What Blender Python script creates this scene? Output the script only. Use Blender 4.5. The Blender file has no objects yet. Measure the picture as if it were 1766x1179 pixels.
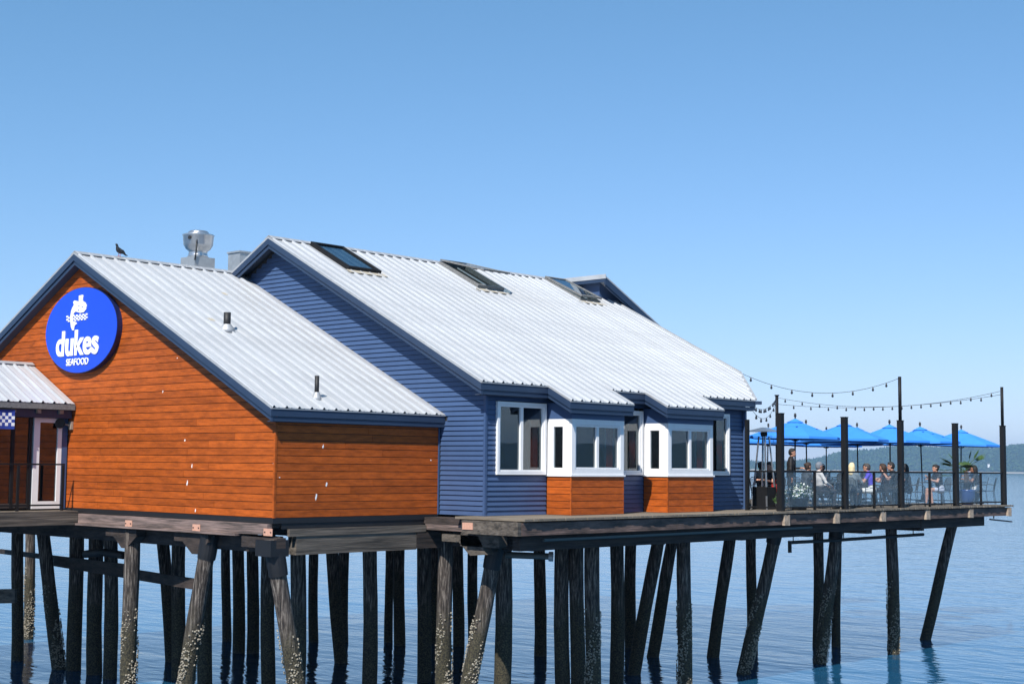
import bpy, bmesh, math, random
import numpy as np
from mathutils import Vector, Matrix
random.seed(7); rng = np.random.default_rng(11)
S = bpy.context.scene; COL = S.collection
# ------------------------------------------------------------------ camera
FPX, CX, CY = 2503.22, 883.0, 589.5
YAW, PITCH, ROLL = (math.radians(a) for a in (43.23668, 4.87677, -0.55818))
def cam_axes():
    cy, sy = math.cos(YAW), math.sin(YAW)
    f = np.array([-sy*math.cos(PITCH), cy*math.cos(PITCH), math.sin(PITCH)])
    r = np.array([cy, sy, 0.]); d = np.cross(f, r)
    return np.array([r*math.cos(ROLL)+d*math.sin(ROLL), -r*math.sin(ROLL)+d*math.cos(ROLL), f])
AX = cam_axes(); CAM = np.array([24.441, -18.797, 1.13])
cd = bpy.data.cameras.new('camera'); cam = bpy.data.objects.new('camera', cd); COL.objects.link(cam)
cd.sensor_width = 36; cd.lens = FPX/1766*36; cd.clip_start = .1; cd.clip_end = 30000
Rm = Matrix((AX[0], -AX[1], -AX[2])).transposed().to_4x4()
cam.matrix_world = Matrix.Translation(Vector(CAM)) @ Rm
S.camera = cam
# ------------------------------------------------------------------ light
SUN = np.array([.43, -1.0, 1.19]); SUN /= np.linalg.norm(SUN)
EL = math.asin(SUN[2]); AZ = math.atan2(SUN[0], SUN[1])
W = bpy.data.worlds.new('World'); S.world = W; W.use_nodes = True
nt = W.node_tree; bg = nt.nodes['Background']; bg.inputs['Strength'].default_value = .09
sky = nt.nodes.new('ShaderNodeTexSky'); sky.sky_type = 'NISHITA'; sky.sun_disc = False
sky.sun_elevation = EL; sky.sun_rotation = AZ; sky.air_density = 1.0; sky.dust_density = 0.0; sky.ozone_density = 3.0
tc = nt.nodes.new('ShaderNodeTexCoord'); mp = nt.nodes.new('ShaderNodeMapping'); mp.inputs['Scale'].default_value = (3.2, 3.2, 26)
nz = nt.nodes.new('ShaderNodeTexNoise'); nz.inputs['Scale'].default_value = 1.6; nz.inputs['Detail'].default_value = 7; nz.inputs['Roughness'].default_value = .6
rp = nt.nodes.new('ShaderNodeValToRGB'); rp.color_ramp.elements[0].position = .5; rp.color_ramp.elements[1].position = .78
sp = nt.nodes.new('ShaderNodeSeparateXYZ'); mr = nt.nodes.new('ShaderNodeMapRange')
mr.inputs['From Min'].default_value = .012; mr.inputs['From Max'].default_value = .10; mr.inputs['To Min'].default_value = .75; mr.inputs['To Max'].default_value = 0
mm = nt.nodes.new('ShaderNodeMath'); mm.operation = 'MULTIPLY'
mx = nt.nodes.new('ShaderNodeMix'); mx.data_type = 'RGBA'; mx.inputs['B'].default_value = (8.2, 8.5, 8.9, 1)
L = nt.links.new
L(tc.outputs['Generated'], mp.inputs['Vector']); L(mp.outputs[0], nz.inputs['Vector']); L(nz.outputs['Fac'], rp.inputs['Fac'])
L(tc.outputs['Generated'], sp.inputs[0]); L(sp.outputs['Z'], mr.inputs['Value']); L(rp.outputs['Color'], mm.inputs[0]); L(mr.outputs[0], mm.inputs[1])
def vm(op, a, c):
    q = nt.nodes.new('ShaderNodeVectorMath'); q.operation = op; L(a, q.inputs[0]); q.inputs[1].default_value = c; return q.outputs[0]
sx = nt.nodes.new('ShaderNodeSeparateColor'); cx_ = nt.nodes.new('ShaderNodeCombineColor'); L(vm('MULTIPLY', sky.outputs[0], (.16,)*3), sx.inputs[0])
for ch, g_ in (('Red', 1.0), ('Green', .80), ('Blue', .92)):      # camera response of the blue sky
    q = nt.nodes.new('ShaderNodeMath'); q.operation = 'POWER'; q.inputs[1].default_value = g_; L(sx.outputs[ch], q.inputs[0]); L(q.outputs[0], cx_.inputs[ch])
sk = vm('MULTIPLY', cx_.outputs[0], (5.0, 5.75, 7.2))
L(mm.outputs[0], mx.inputs['Factor']); L(sk, mx.inputs['A']); L(mx.outputs['Result'], bg.inputs['Color'])
sl = bpy.data.lights.new('sun', 'SUN'); sl.energy = 5.0; sl.angle = math.radians(.53); sl.color = (1, .955, .89)
so = bpy.data.objects.new('sun', sl); COL.objects.link(so)
so.rotation_euler = Vector(-SUN).to_track_quat('-Z', 'Y').to_euler(); so.location = (10, -30, 40)
S.view_settings.view_transform = 'Standard'; S.view_settings.look = 'None'; S.view_settings.exposure = 0.45; S.view_settings.gamma = 1
try: S.view_settings.use_curve_mapping = False
except Exception: pass
# ------------------------------------------------------------------ pixel helpers (a pixel gives a direction only; a plane gives the distance)
def ray(x, y): return AX.T @ np.array([(x-CX)/FPX, (y-CY)/FPX, 1.])
def onz(x, y, z=0.): d = ray(x, y); return CAM+d*((z-CAM[2])/d[2])
def onx(x, y, X): d = ray(x, y); return CAM+d*((X-CAM[0])/d[0])
def ony(x, y, Y): d = ray(x, y); return CAM+d*((Y-CAM[1])/d[1])
def atd(x, y, dep): return CAM+ray(x, y)*dep
# ------------------------------------------------------------------ materials
def mat(name, col, rough=.6, metal=0., var=.0, vscale=8., stretch=(1, 1, 1), col2=None, bump=0., bscale=40., bstretch=None, objvar=0., spec=.5, ramp=(.35, .65), coat=0., trans=0.):
    m = bpy.data.materials.new(name); m.use_nodes = True; n = m.node_tree.nodes; l = m.node_tree.links.new
    b = n['Principled BSDF']; b.inputs['Roughness'].default_value = rough; b.inputs['Metallic'].default_value = metal
    b.inputs['Specular IOR Level'].default_value = spec; b.inputs['Coat Weight'].default_value = coat
    c = (*col, 1); b.inputs['Base Color'].default_value = c; m.diffuse_color = c
    out = None
    if col2 is not None or var > 0:
        tcn = n.new('ShaderNodeTexCoord'); mpn = n.new('ShaderNodeMapping'); mpn.inputs['Scale'].default_value = stretch
        nzn = n.new('ShaderNodeTexNoise'); nzn.inputs['Scale'].default_value = vscale; nzn.inputs['Detail'].default_value = 8; nzn.inputs['Roughness'].default_value = .65
        r = n.new('ShaderNodeValToRGB'); r.color_ramp.elements[0].position = ramp[0]; r.color_ramp.elements[1].position = ramp[1]
        c2 = col2 if col2 is not None else tuple(x*(1-var) for x in col)
        r.color_ramp.elements[0].color = (*c2, 1); r.color_ramp.elements[1].color = c
        l(tcn.outputs['Object'], mpn.inputs[0]); l(mpn.outputs[0], nzn.inputs['Vector']); l(nzn.outputs['Fac'], r.inputs['Fac'])
        out = r.outputs['Color']
    if objvar > 0:
        oi = n.new('ShaderNodeObjectInfo'); h = n.new('ShaderNodeHueSaturation'); mrn = n.new('ShaderNodeMapRange')
        mrn.inputs['To Min'].default_value = 1-objvar; mrn.inputs['To Max'].default_value = 1+objvar
        l(oi.outputs['Random'], mrn.inputs['Value']); l(mrn.outputs[0], h.inputs['Value'])
        if out is not None: l(out, h.inputs['Color'])
        else: h.inputs['Color'].default_value = c
        out = h.outputs['Color']
    if out is not None: l(out, b.inputs['Base Color'])
    if bump > 0:
        t2 = n.new('ShaderNodeTexCoord'); m2 = n.new('ShaderNodeMapping'); m2.inputs['Scale'].default_value = bstretch or stretch
        n2 = n.new('ShaderNodeTexNoise'); n2.inputs['Scale'].default_value = bscale; n2.inputs['Detail'].default_value = 5
        bp = n.new('ShaderNodeBump'); bp.inputs['Strength'].default_value = bump; bp.inputs['Distance'].default_value = .02
        l(t2.outputs['Object'], m2.inputs[0]); l(m2.outputs[0], n2.inputs['Vector']); l(n2.outputs['Fac'], bp.inputs['Height']); l(bp.outputs[0], b.inputs['Normal'])
    return m
M = {}
M['cedar_x'] = mat('cedar_gable', (.46, .098, .013), .55, spec=.2, var=.42, vscale=2.2, stretch=(1.3, 1, 6), objvar=.17, bump=.25, bscale=6, bstretch=(1, 1, 25))
M['cedar_y'] = mat('cedar_side', (.46, .098, .013), .55, spec=.2, var=.42, vscale=2.2, stretch=(1, 1.3, 6), objvar=.17, bump=.25, bscale=6, bstretch=(1, 1, 25))
M['blue'] = mat('blue_lap_paint', (.046, .088, .190), .5, var=.12, vscale=2, objvar=.05)
M['navy'] = mat('navy_trim_paint', (.023, .044, .090), .45, var=.15, vscale=3)
M['black_flash'] = mat('black_flashing', (.011, .011, .013), .55, var=.3, vscale=4)
M['core'] = mat('wall_sheathing', (.02, .018, .018), .9)
M['soffit'] = mat('soffit_board', (.035, .05, .085), .7)
M['roof'] = mat('galvanised_roofing', (.55, .565, .58), .42, .25, var=.24, vscale=1.6, stretch=(.7, 5, .7), objvar=.05, bump=.05, bscale=8, ramp=(.3, .7))
M['ridge'] = mat('ridge_flashing', (.45, .46, .47), .45, .3, var=.2, vscale=4)
M['white'] = mat('white_window_paint', (.80, .80, .80), .4, var=.06, vscale=4)
M['blackm'] = mat('black_metal', (.010, .010, .011), .6, var=.3, vscale=9, spec=.25)
M['steel'] = mat('stainless_steel', (.62, .62, .62), .28, .85, var=.2, vscale=5)
M['galv'] = mat('galvanised_box', (.42, .44, .45), .45, .5, var=.2, vscale=6)
M['curb'] = mat('weathered_curb', (.20, .20, .195), .7, var=.4, vscale=14)
M['sealant'] = mat('aged_sealant', (.50, .45, .36), .8, var=.4, vscale=30)
M['rubber'] = mat('black_rubber', (.012, .012, .013), .6)
M['interior'] = mat('dark_interior', (.03, .028, .026), .9)
M['curtain'] = mat('red_curtain', (.70, .06, .025), .8, var=.4, vscale=4, stretch=(12, 12, .5))
M['sign_blue'] = mat('sign_face', (.006, .062, .62), .35, var=.05, vscale=2)
M['sign_white'] = mat('sign_lettering', (.85, .85, .85), .4)
M['sign_rim'] = mat('sign_rim', (.006, .012, .06), .4)
M['plate'] = mat('primed_steel_plate', (.62, .34, .24), .6, var=.2, vscale=20)
M['timber_grey'] = mat('weathered_timber', (.15, .125, .10), .85, col2=(.03, .025, .02), vscale=5, stretch=(1, .12, 2.2), bump=.6, bscale=14, bstretch=(1, .1, 3))
M['timber_greyx'] = mat('weathered_timber_x', (.27, .19, .165), .85, col2=(.03, .025, .022), vscale=5, stretch=(.15, 1, 2.4), bump=.6, bscale=14, bstretch=(.12, 1, 3))
M['timber_dark'] = mat('creosote_timber', (.060, .042, .034), .85, col2=(.012, .009, .008), vscale=4, stretch=(.5, .14, 2), bump=.6, bscale=14, bstretch=(.4, .12, 3))
M['edge_timber'] = mat('brown_edge_timber', (.17, .11, .09), .85, col2=(.035, .026, .022), vscale=2.5, stretch=(1, .5, 2.2), bump=.6, bscale=14, bstretch=(.4, .12, 3))
M['deck'] = mat('deck_board_wood', (.24, .20, .15), .85, col2=(.10, .082, .062), vscale=6, stretch=(.15, 1, 1), objvar=.2)
M['block'] = mat('pale_block_wood', (.42, .33, .25), .8, col2=(.20, .16, .12), vscale=9)
M['conduit'] = mat('green_grey_conduit', (.085, .10, .095), .5, .3)
M['umb'] = mat('blue_canopy_cloth', (.035, .24, .78), .75, var=.10, vscale=4)
M['wood_pole'] = mat('dark_umbrella_pole', (.018, .015, .014), .5)
M['chair'] = mat('charcoal_mesh_chair', (.035, .04, .045), .55, .3)
M['tabletop'] = mat('dark_table_top', (.05, .05, .052), .35)
M['palm_leaf'] = mat('palm_leaf', (.05, .10, .022), .5, var=.45, vscale=12)
M['palm_trunk'] = mat('palm_fibre', (.12, .075, .045), .9, var=.5, vscale=30)
M['pot_blue'] = mat('blue_glazed_pot', (.02, .05, .19), .25)
M['pot_dark'] = mat('dark_planter', (.03, .03, .032), .5)
M['leaf'] = mat('planter_leaf', (.06, .13, .03), .6, var=.5, vscale=20)
M['petal'] = mat('white_petal', (.82, .82, .80), .6)
M['red'] = mat('red_fabric', (.55, .025, .018), .7)
M['paper'] = mat('white_paper', (.8, .8, .78), .7)
M['mint'] = mat('mint_menu', (.35, .75, .62), .6)
M['bulb'] = mat('smoked_bulb', (.03, .03, .032), .2)
M['feather'] = mat('pigeon_feather', (.03, .034, .042), .6, var=.4, vscale=30)
M['forest'] = mat('conifer_green', (.020, .046, .018), .9, var=.5, vscale=.02)
M['forest2'] = mat('broadleaf_green', (.040, .075, .020), .9, var=.4, vscale=.02)
M['ground'] = mat('hill_ground', (.035, .055, .022), .95, var=.5, vscale=.01)
M['beach'] = mat('pale_beach', (.33, .30, .25), .9)
M['barn'] = mat('barnacle_shell', (.42, .39, .32), .85, col2=(.13, .10, .06), vscale=40)
# glass: reflective coat over a dark, partly clear pane
def glass(name, tint, clear):
    m = bpy.data.materials.new(name); m.use_nodes = True; n = m.node_tree.nodes; l = m.node_tree.links.new
    n.remove(n['Principled BSDF']); o = n['Material Output']
    tr = n.new('ShaderNodeBsdfTransparent'); tr.inputs[0].default_value = (*tint, 1)
    gl = n.new('ShaderNodeBsdfGlossy'); gl.inputs['Roughness'].default_value = .01; gl.inputs['Color'].default_value = (.9, .95, 1, 1)
    lw = n.new('ShaderNodeLayerWeight'); lw.inputs['Blend'].default_value = .5
    pw_ = n.new('ShaderNodeMath'); pw_.operation = 'POWER'; pw_.inputs[1].default_value = 4.0; l(lw.outputs['Facing'], pw_.inputs[0])
    fr_ = n.new('ShaderNodeMath'); fr_.operation = 'MULTIPLY_ADD'; fr_.inputs[1].default_value = 1-clear; fr_.inputs[2].default_value = clear; l(pw_.outputs[0], fr_.inputs[0])
    mxs = n.new('ShaderNodeMixShader'); l(fr_.outputs[0], mxs.inputs[0]); l(tr.outputs[0], mxs.inputs[1]); l(gl.outputs[0], mxs.inputs[2]); l(mxs.outputs[0], o.inputs[0])
    return m
M['pane'] = glass('window_glass', (.55, .62, .64), .09)
M['rail_glass'] = glass('railing_glass', (.90, .93, .94), .05)
# piles: dark wet wood below, silvered streaks above
def pile_mat():
    m = bpy.data.materials.new('old_pile_wood'); m.use_nodes = True; n = m.node_tree.nodes; l = m.node_tree.links.new
    b = n['Principled BSDF']; b.inputs['Roughness'].default_value = .85
    t = n.new('ShaderNodeTexCoord'); mpn = n.new('ShaderNodeMapping'); mpn.inputs['Scale'].default_value = (9, 9, .55)
    a = n.new('ShaderNodeTexNoise'); a.inputs['Scale'].default_value = 3; a.inputs['Detail'].default_value = 9; a.inputs['Roughness'].default_value = .7
    r = n.new('ShaderNodeValToRGB'); e = r.color_ramp.elements; e[0].position = .40; e[0].color = (.014, .011, .009, 1); e[1].position = .66; e[1].color = (.27, .235, .20, 1)
    x = e.new(.5); x.color = (.055, .042, .034, 1)
    l(t.outputs['Object'], mpn.inputs[0]); l(mpn.outputs[0], a.inputs['Vector']); l(a.outputs['Fac'], r.inputs['Fac'])
    # tidal staining: dark olive below the high-water mark, a real stain on the wood
    g = n.new('ShaderNodeNewGeometry'); s = n.new('ShaderNodeSeparateXYZ'); l(g.outputs['Position'], s.inputs[0])
    n3 = n.new('ShaderNodeTexNoise'); n3.inputs['Scale'].default_value = 2.2; l(g.outputs['Position'], n3.inputs['Vector'])
    ad = n.new('ShaderNodeMath'); ad.operation = 'MULTIPLY_ADD'; ad.inputs[1].default_value = 1.3; l(n3.outputs['Fac'], ad.inputs[0]); l(s.outputs['Z'], ad.inputs[2])
    q = n.new('ShaderNodeMapRange'); q.inputs['From Min'].default_value = -2.2; q.inputs['From Max'].default_value = -1.3; l(ad.outputs[0], q.inputs['Value'])
    k = n.new('ShaderNodeMix'); k.data_type = 'RGBA'; l(q.outputs[0], k.inputs['Factor']); l(r.outputs['Color'], k.inputs['B'])
    n4 = n.new('ShaderNodeTexNoise'); n4.inputs['Scale'].default_value = 28; n4.inputs['Detail'].default_value = 4; l(g.outputs['Position'], n4.inputs['Vector'])
    r4 = n.new('ShaderNodeValToRGB'); r4.color_ramp.elements[0].position = .4; r4.color_ramp.elements[0].color = (.018, .016, .010, 1); r4.color_ramp.elements[1].position = .72; r4.color_ramp.elements[1].color = (.10, .085, .045, 1)
    l(n4.outputs['Fac'], r4.inputs['Fac']); l(r4.outputs['Color'], k.inputs['A']); l(k.outputs['Result'], b.inputs['Base Color'])
    bp = n.new('ShaderNodeBump'); bp.inputs['Strength'].default_value = .9; bp.inputs['Distance'].default_value = .03; l(a.outputs['Fac'], bp.inputs['Height']); l(bp.outputs[0], b.inputs['Normal'])
    return m
M['pile'] = pile_mat()
def water_mat():
    m = bpy.data.materials.new('sea_water'); m.use_nodes = True; n = m.node_tree.nodes; l = m.node_tree.links.new
    b = n['Principled BSDF']; b.inputs['Base Color'].default_value = (.010, .075, .16, 1); b.inputs['Roughness'].default_value = .06; b.inputs['IOR'].default_value = 1.33
    t = n.new('ShaderNodeTexCoord'); prev = None
    for sc, dist, rot in ((.13, .06, .5), (.6, .055, 1.1), (2.4, .020, .2)):
        mpn = n.new('ShaderNodeMapping'); mpn.inputs['Rotation'].default_value = (0, 0, rot+YAW-.6); mpn.inputs['Scale'].default_value = (.45, 1, 1)
        a = n.new('ShaderNodeTexNoise'); a.inputs['Scale'].default_value = sc; a.inputs['Detail'].default_value = 3; a.inputs['Distortion'].default_value = .4
        bp = n.new('ShaderNodeBump'); bp.inputs['Strength'].default_value = 1; bp.inputs['Distance'].default_value = dist
        l(t.outputs['Object'], mpn.inputs[0]); l(mpn.outputs[0], a.inputs['Vector']); l(a.outputs['Fac'], bp.inputs['Height'])
        if prev: l(prev, bp.inputs['Normal'])
        prev = bp.outputs[0]
    l(prev, b.inputs['Normal']); return m
M['water'] = water_mat()
def solid(name, c, rough=.75): return mat(name, c, rough, var=.12, vscale=14)
M['skin'] = solid('skin', (.48, .25, .17), .55); M['skin2'] = solid('tanned_skin', (.36, .17, .10), .55)
# ------------------------------------------------------------------ mesh builder
class MB:
    def __init__(s): s.v = []; s.f = []; s.m = []
    def add(s, vs, fs, mi=0):
        o = len(s.v); s.v += [tuple(map(float, p)) for p in vs]; s.f += [tuple(i+o for i in f) for f in fs]; s.m += [mi]*len(fs); return s
    def hexa(s, p, mi=0): return s.add(p, [(0, 3, 2, 1), (4, 5, 6, 7), (0, 1, 5, 4), (1, 2, 6, 5), (2, 3, 7, 6), (3, 0, 4, 7)], mi)
    def box(s, x0, x1, y0, y1, z0, z1, mi=0):
        return s.hexa([(x0, y0, z0), (x1, y0, z0), (x1, y1, z0), (x0, y1, z0), (x0, y0, z1), (x1, y0, z1), (x1, y1, z1), (x0, y1, z1)], mi)
    def beam(s, a, b, w, h, mi=0, up=(0, 0, 1)):
        a = np.array(a, float); b = np.array(b, float); d = (b-a)/np.linalg.norm(b-a); u = np.array(up, float)
        if abs(d@u) > .98: u = np.array([1., 0, 0])
        r = np.cross(d, u); r /= np.linalg.norm(r); u = np.cross(r, d)
        q = [-r*w/2-u*h/2, r*w/2-u*h/2, r*w/2+u*h/2, -r*w/2+u*h/2]
        return s.add([a+k for k in q]+[b+k for k in q], [(0, 1, 2, 3), (7, 6, 5, 4), (0, 4, 5, 1), (1, 5, 6, 2), (2, 6, 7, 3), (3, 7, 4, 0)], mi)
    def tube(s, pts, rad, n=10, mi=0, cap=True):
        pts = [np.array(p, float) for p in pts]; rad = rad if hasattr(rad, '__len__') else [rad]*len(pts); rings = []; u = None
        for i, p in enumerate(pts):
            d = pts[min(i+1, len(pts)-1)]-pts[max(i-1, 0)]; d /= np.linalg.norm(d)
            if u is None: u = np.array([0, 0, 1.]) if abs(d[2]) < .9 else np.array([1., 0, 0])
            r = np.cross(d, u); r /= np.linalg.norm(r); u = np.cross(r, d)
            rings.append([p+(r*math.cos(t)+u*math.sin(t))*rad[i] for t in np.linspace(0, 2*math.pi, n, endpoint=False)])
        vs = [q for R in rings for q in R]; fs = []
        for i in range(len(pts)-1):
            for k in range(n): k2 = (k+1) % n; fs.append((i*n+k, i*n+k2, (i+1)*n+k2, (i+1)*n+k))
        if cap: fs += [tuple(range(n-1, -1, -1)), tuple((len(pts)-1)*n+k for k in range(n))]
        return s.add(vs, fs, mi)
    def lathe(s, prof, c=(0, 0, 0), n=20, mi=0, sx=1., sy=1.):
        vs = [(c[0]+r*math.cos(t)*sx, c[1]+r*math.sin(t)*sy, c[2]+z) for r, z in prof for t in np.linspace(0, 2*math.pi, n, endpoint=False)]
        fs = [(i*n+k, i*n+(k+1) % n, (i+1)*n+(k+1) % n, (i+1)*n+k) for i in range(len(prof)-1) for k in range(n)]
        fs += [tuple(range(n-1, -1, -1)), tuple((len(prof)-1)*n+k for k in range(n))]
        return s.add(vs, fs, mi)
    def prism(s, poly, a, b, mi=0):   # poly: list of 3D points, extruded from offset a to offset b (vectors)
        n = len(poly); a = np.array(a, float); b = np.array(b, float); P = [np.array(p, float) for p in poly]
        return s.add([p+a for p in P]+[p+b for p in P], [tuple(range(n-1, -1, -1)), tuple(range(n, 2*n))]+[(k, (k+1) % n, n+(k+1) % n, n+k) for k in range(n)], mi)
    def mesh(s, name, mats, smooth=False, off=(0, 0, 0)):
        me = bpy.data.meshes.new(name); me.from_pydata([(x-off[0], y-off[1], z-off[2]) for x, y, z in s.v], [], s.f)
        for m in (mats if isinstance(mats, (list, tuple)) else [mats]): me.materials.append(M[m] if isinstance(m, str) else m)
        if any(s.m): me.polygons.foreach_set('material_index', s.m)
        bm = bmesh.new(); bm.from_mesh(me); bmesh.ops.recalc_face_normals(bm, faces=bm.faces); bm.to_mesh(me); bm.free()
        if smooth: me.polygons.foreach_set('use_smooth', [True]*len(me.polygons))
        me.update(); return me
    def build(s, name, mats, parent=None, smooth=False, world=True):
        off = (0, 0, 0)
        if world and parent is not None:
            p = parent; o = Vector((0, 0, 0))
            while p is not None: o += p.location; p = p.parent
            off = o
        return link(name, s.mesh(name, mats, smooth, off), parent)
def link(name, me, parent=None):
    o = bpy.data.objects.new(name, me); COL.objects.link(o); o.parent = parent; return o
def thing(name, label, cat, loc=(0, 0, 0), rz=0., group=None):
    o = bpy.data.objects.new(name, None); COL.objects.link(o); o.location = loc; o.rotation_euler = (0, 0, rz); o.empty_display_size = .2
    return tag(o, label, cat, group)
def tag(o, label, cat, group=None):
    o['label'] = label; o['category'] = cat
    if group: o['group'] = group
    return o
def struct(o): o['kind'] = 'structure'; return o
def stuff(o): o['kind'] = 'stuff'; return o
def copy_tree(o, parent=None):
    c = o.copy(); COL.objects.link(c); c.parent = parent
    for ch in list(o.children): copy_tree(ch, c)
    return c
# ------------------------------------------------------------------ water, hills
WZ = -4.6
b = MB(); b.add([(-9000, -3000, 0), (9000, -3000, 0), (9000, 12000, 0), (-9000, 12000, 0)], [(0, 1, 2, 3)])
w = b.build('water', 'water'); w.location.z = WZ; struct(w)
def azpx(x): d = ray(x, 808); return math.atan2(d[0], d[1])
prof = [(1100, 800), (1200, 797), (1290, 793), (1340, 795), (1370, 795), (1400, 789), (1430, 782), (1480, 775), (1520, 770), (1560, 768), (1600, 767), (1680, 769), (1720, 768), (1766, 766), (1900, 763), (2100, 768)]
paz = [azpx(p[0]) for p in prof]; DH = 3500.
pel = [math.atan2(ray(*p)[2], math.hypot(*ray(*p)[:2])) for p in prof]
a_end = paz[-1]+math.radians(115)
def ridge_h(az):
    if az <= paz[-1]: e = np.interp(az, paz, pel)
    else: e = pel[-1]*(1+.25*math.sin((az-paz[-1])*9)+.12*math.sin((az-paz[-1])*31))
    return 1.13+math.tan(max(e, .0005))*(DH+220)-7
NA, NR = 420, 12; vs = []; fs = []
azs = np.concatenate([np.linspace(paz[0], paz[-1], 200), np.linspace(paz[-1], a_end, NA-199)[1:]])
def hill_pt(az, t):
    r = DH+t*440; hh = ridge_h(az); h = WZ-1+(hh-WZ)*math.sin(min(t*2, 1)*math.pi/2)**.8 if t <= .5 else hh-(t-.5)*30
    h += 3*math.sin(az*170+t*7)*math.sin(t*3.1)
    return np.array([CAM[0]+r*math.sin(az), CAM[1]+r*math.cos(az), h])
for a in azs:
    for j in range(NR+1): vs.append(hill_pt(a, j/NR))
n = NR+1
for i in range(len(azs)-1):
    for j in range(NR): fs.append((i*n+j, i*n+j+1, (i+1)*n+j+1, (i+1)*n+j))
struct(MB().add(vs, fs).build('hills', 'ground', smooth=True))
# far wood: small trees merged into one mass
fv = []; ff = []; fm = []
def cone_tree(p, h, r, k):
    o = len(fv); n = 5; a0 = rng.random()*6
    if k == 0:
        for zz, rr in ((.12, 1.), (.55, .62)):
            for t in range(n): fv.append((p[0]+math.cos(a0+t*2*math.pi/n)*r*rr, p[1]+math.sin(a0+t*2*math.pi/n)*r*rr, p[2]+zz*h))
        fv.append((p[0], p[1], p[2]+h))
        for t in range(n):
            u = (t+1) % n; ff.append((o+t, o+u, o+n+u, o+n+t)); ff.append((o+n+t, o+n+u, o+2*n)); fm.extend((0, 0))
    else:
        for zz, rr in ((.1, .75), (.5, 1.05), (.85, .6)):
            for t in range(n): q = .8+.4*rng.random(); fv.append((p[0]+math.cos(a0+t*2*math.pi/n)*r*rr*q, p[1]+math.sin(a0+t*2*math.pi/n)*r*rr*q, p[2]+zz*h*.8))
        fv.append((p[0], p[1], p[2]+h*.8))
        for m_ in (0, 1):
            for t in range(n): u = (t+1) % n; ff.append((o+m_*n+t, o+m_*n+u, o+m_*n+n+u, o+m_*n+n+t)); fm.append(1)
        for t in range(n): ff.append((o+2*n+t, o+2*n+(t+1) % n, o+3*n)); fm.append(1)
for _ in range(9000):
    az = paz[0]+(paz[-1]-paz[0])*rng.random(); t = .015+.55*rng.random()**1.2
    p = hill_pt(az, t); k = 0 if rng.random() < .62 else 1; h = rng.uniform(6, 11.5) if k == 0 else rng.uniform(6, 10)
    cone_tree(p-np.array([0, 0, .5]), h, h*(.24 if k == 0 else .42), k)
fo = MB(); fo.v = fv; fo.f = ff; fo.m = fm
fo = fo.build('forest', ['forest', 'forest2']); stuff(fo)
tag(fo, 'dense dark wood of conifers and broadleaf trees covering the far shore hills', 'forest')
b = MB(); vs = []
for a in azs[:200]: vs += [tuple(CAM[:2]+np.array([math.sin(a), math.cos(a)])*(DH-8))+(WZ+.1,), tuple(CAM[:2]+np.array([math.sin(a), math.cos(a)])*(DH+14))+(WZ+4.2,)]
b.add(vs, [(2*i, 2*i+1, 2*i+3, 2*i+2) for i in range(199)]); struct(b.build('shore', 'beach'))
for px, t, lab in ((1729, .30, 'tiny white house high on the wooded far shore beyond the end pole'), (1556, .26, 'tiny white house among the trees behind the tall middle pole'), (1705, .05, 'tiny white house low by the far waterline near the end pole')):
    p = hill_pt(azpx(px), t); q = thing('far_house', lab, 'house', p, random.random(), 'tiny houses on the far shore')
    MB().box(-2.4, 2.4, -2, 2, 0, 7.5).build('wall', 'white', q, world=False)
    MB().prism([(-2.7, -2.3, 7.5), (-2.7, 2.3, 7.5), (-2.7, 0, 9)], (0, 0, 0), (5.4, 0, 0)).build('roof', 'curb', q, world=False)
# ------------------------------------------------------------------ roof panels
def panel_mesh(name, xr, zr, sl, x0, x1, p=.335, y0=0.):
    # pan with a trapezoid rib at its near edge; x0/x1 are the eave ends at the two sides (they differ on a cut corner)
    sgn = 1 if x0 > xr else -1
    nn = np.array([sl*sgn, 0, 1.]); nn /= np.linalg.norm(nn)
    prof = [(0, 0), (.014, .044), (.050, .044), (.078, .004), (.14, .0), (.15, .007), (.185, .007), (.195, 0), (p, 0)]
    vs = []
    for end in (0, 1):
        for yy, hh in prof:
            xe = x0+(x1-x0)*(yy/p); X = xr if end == 0 else xe
            vs.append(np.array([X, y0+yy, zr-abs(X-xr)*sl])+nn*hh)
    k = len(prof); fs = [(i, i+1, k+i+1, k+i) for i in range(k-1)]
    vs += [v-nn*.012 for v in vs[:2*k]]   # underside
    fs += [(2*k+i, 3*k+i, 3*k+i+1, 2*k+i+1) for i in range(k-1)]
    fs += [(k+i, k+i+1, 3*k+i+1, 3*k+i) for i in range(k-1)]+[(i, 2*k+i, 2*k+i+1, i+1) for i in range(k-1)]
    return vs, fs
def slope_core(b, xr, zr, sl, xe, y0, y1, th=.05, top=-.015):
    P = [(xr, 0, zr+top), (xe, 0, zr+top-abs(xe-xr)*sl), (xe, 0, zr+top-th-abs(xe-xr)*sl), (xr, 0, zr+top-th)]
    b.prism(P, (0, y0, 0), (0, y1, 0))
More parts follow.
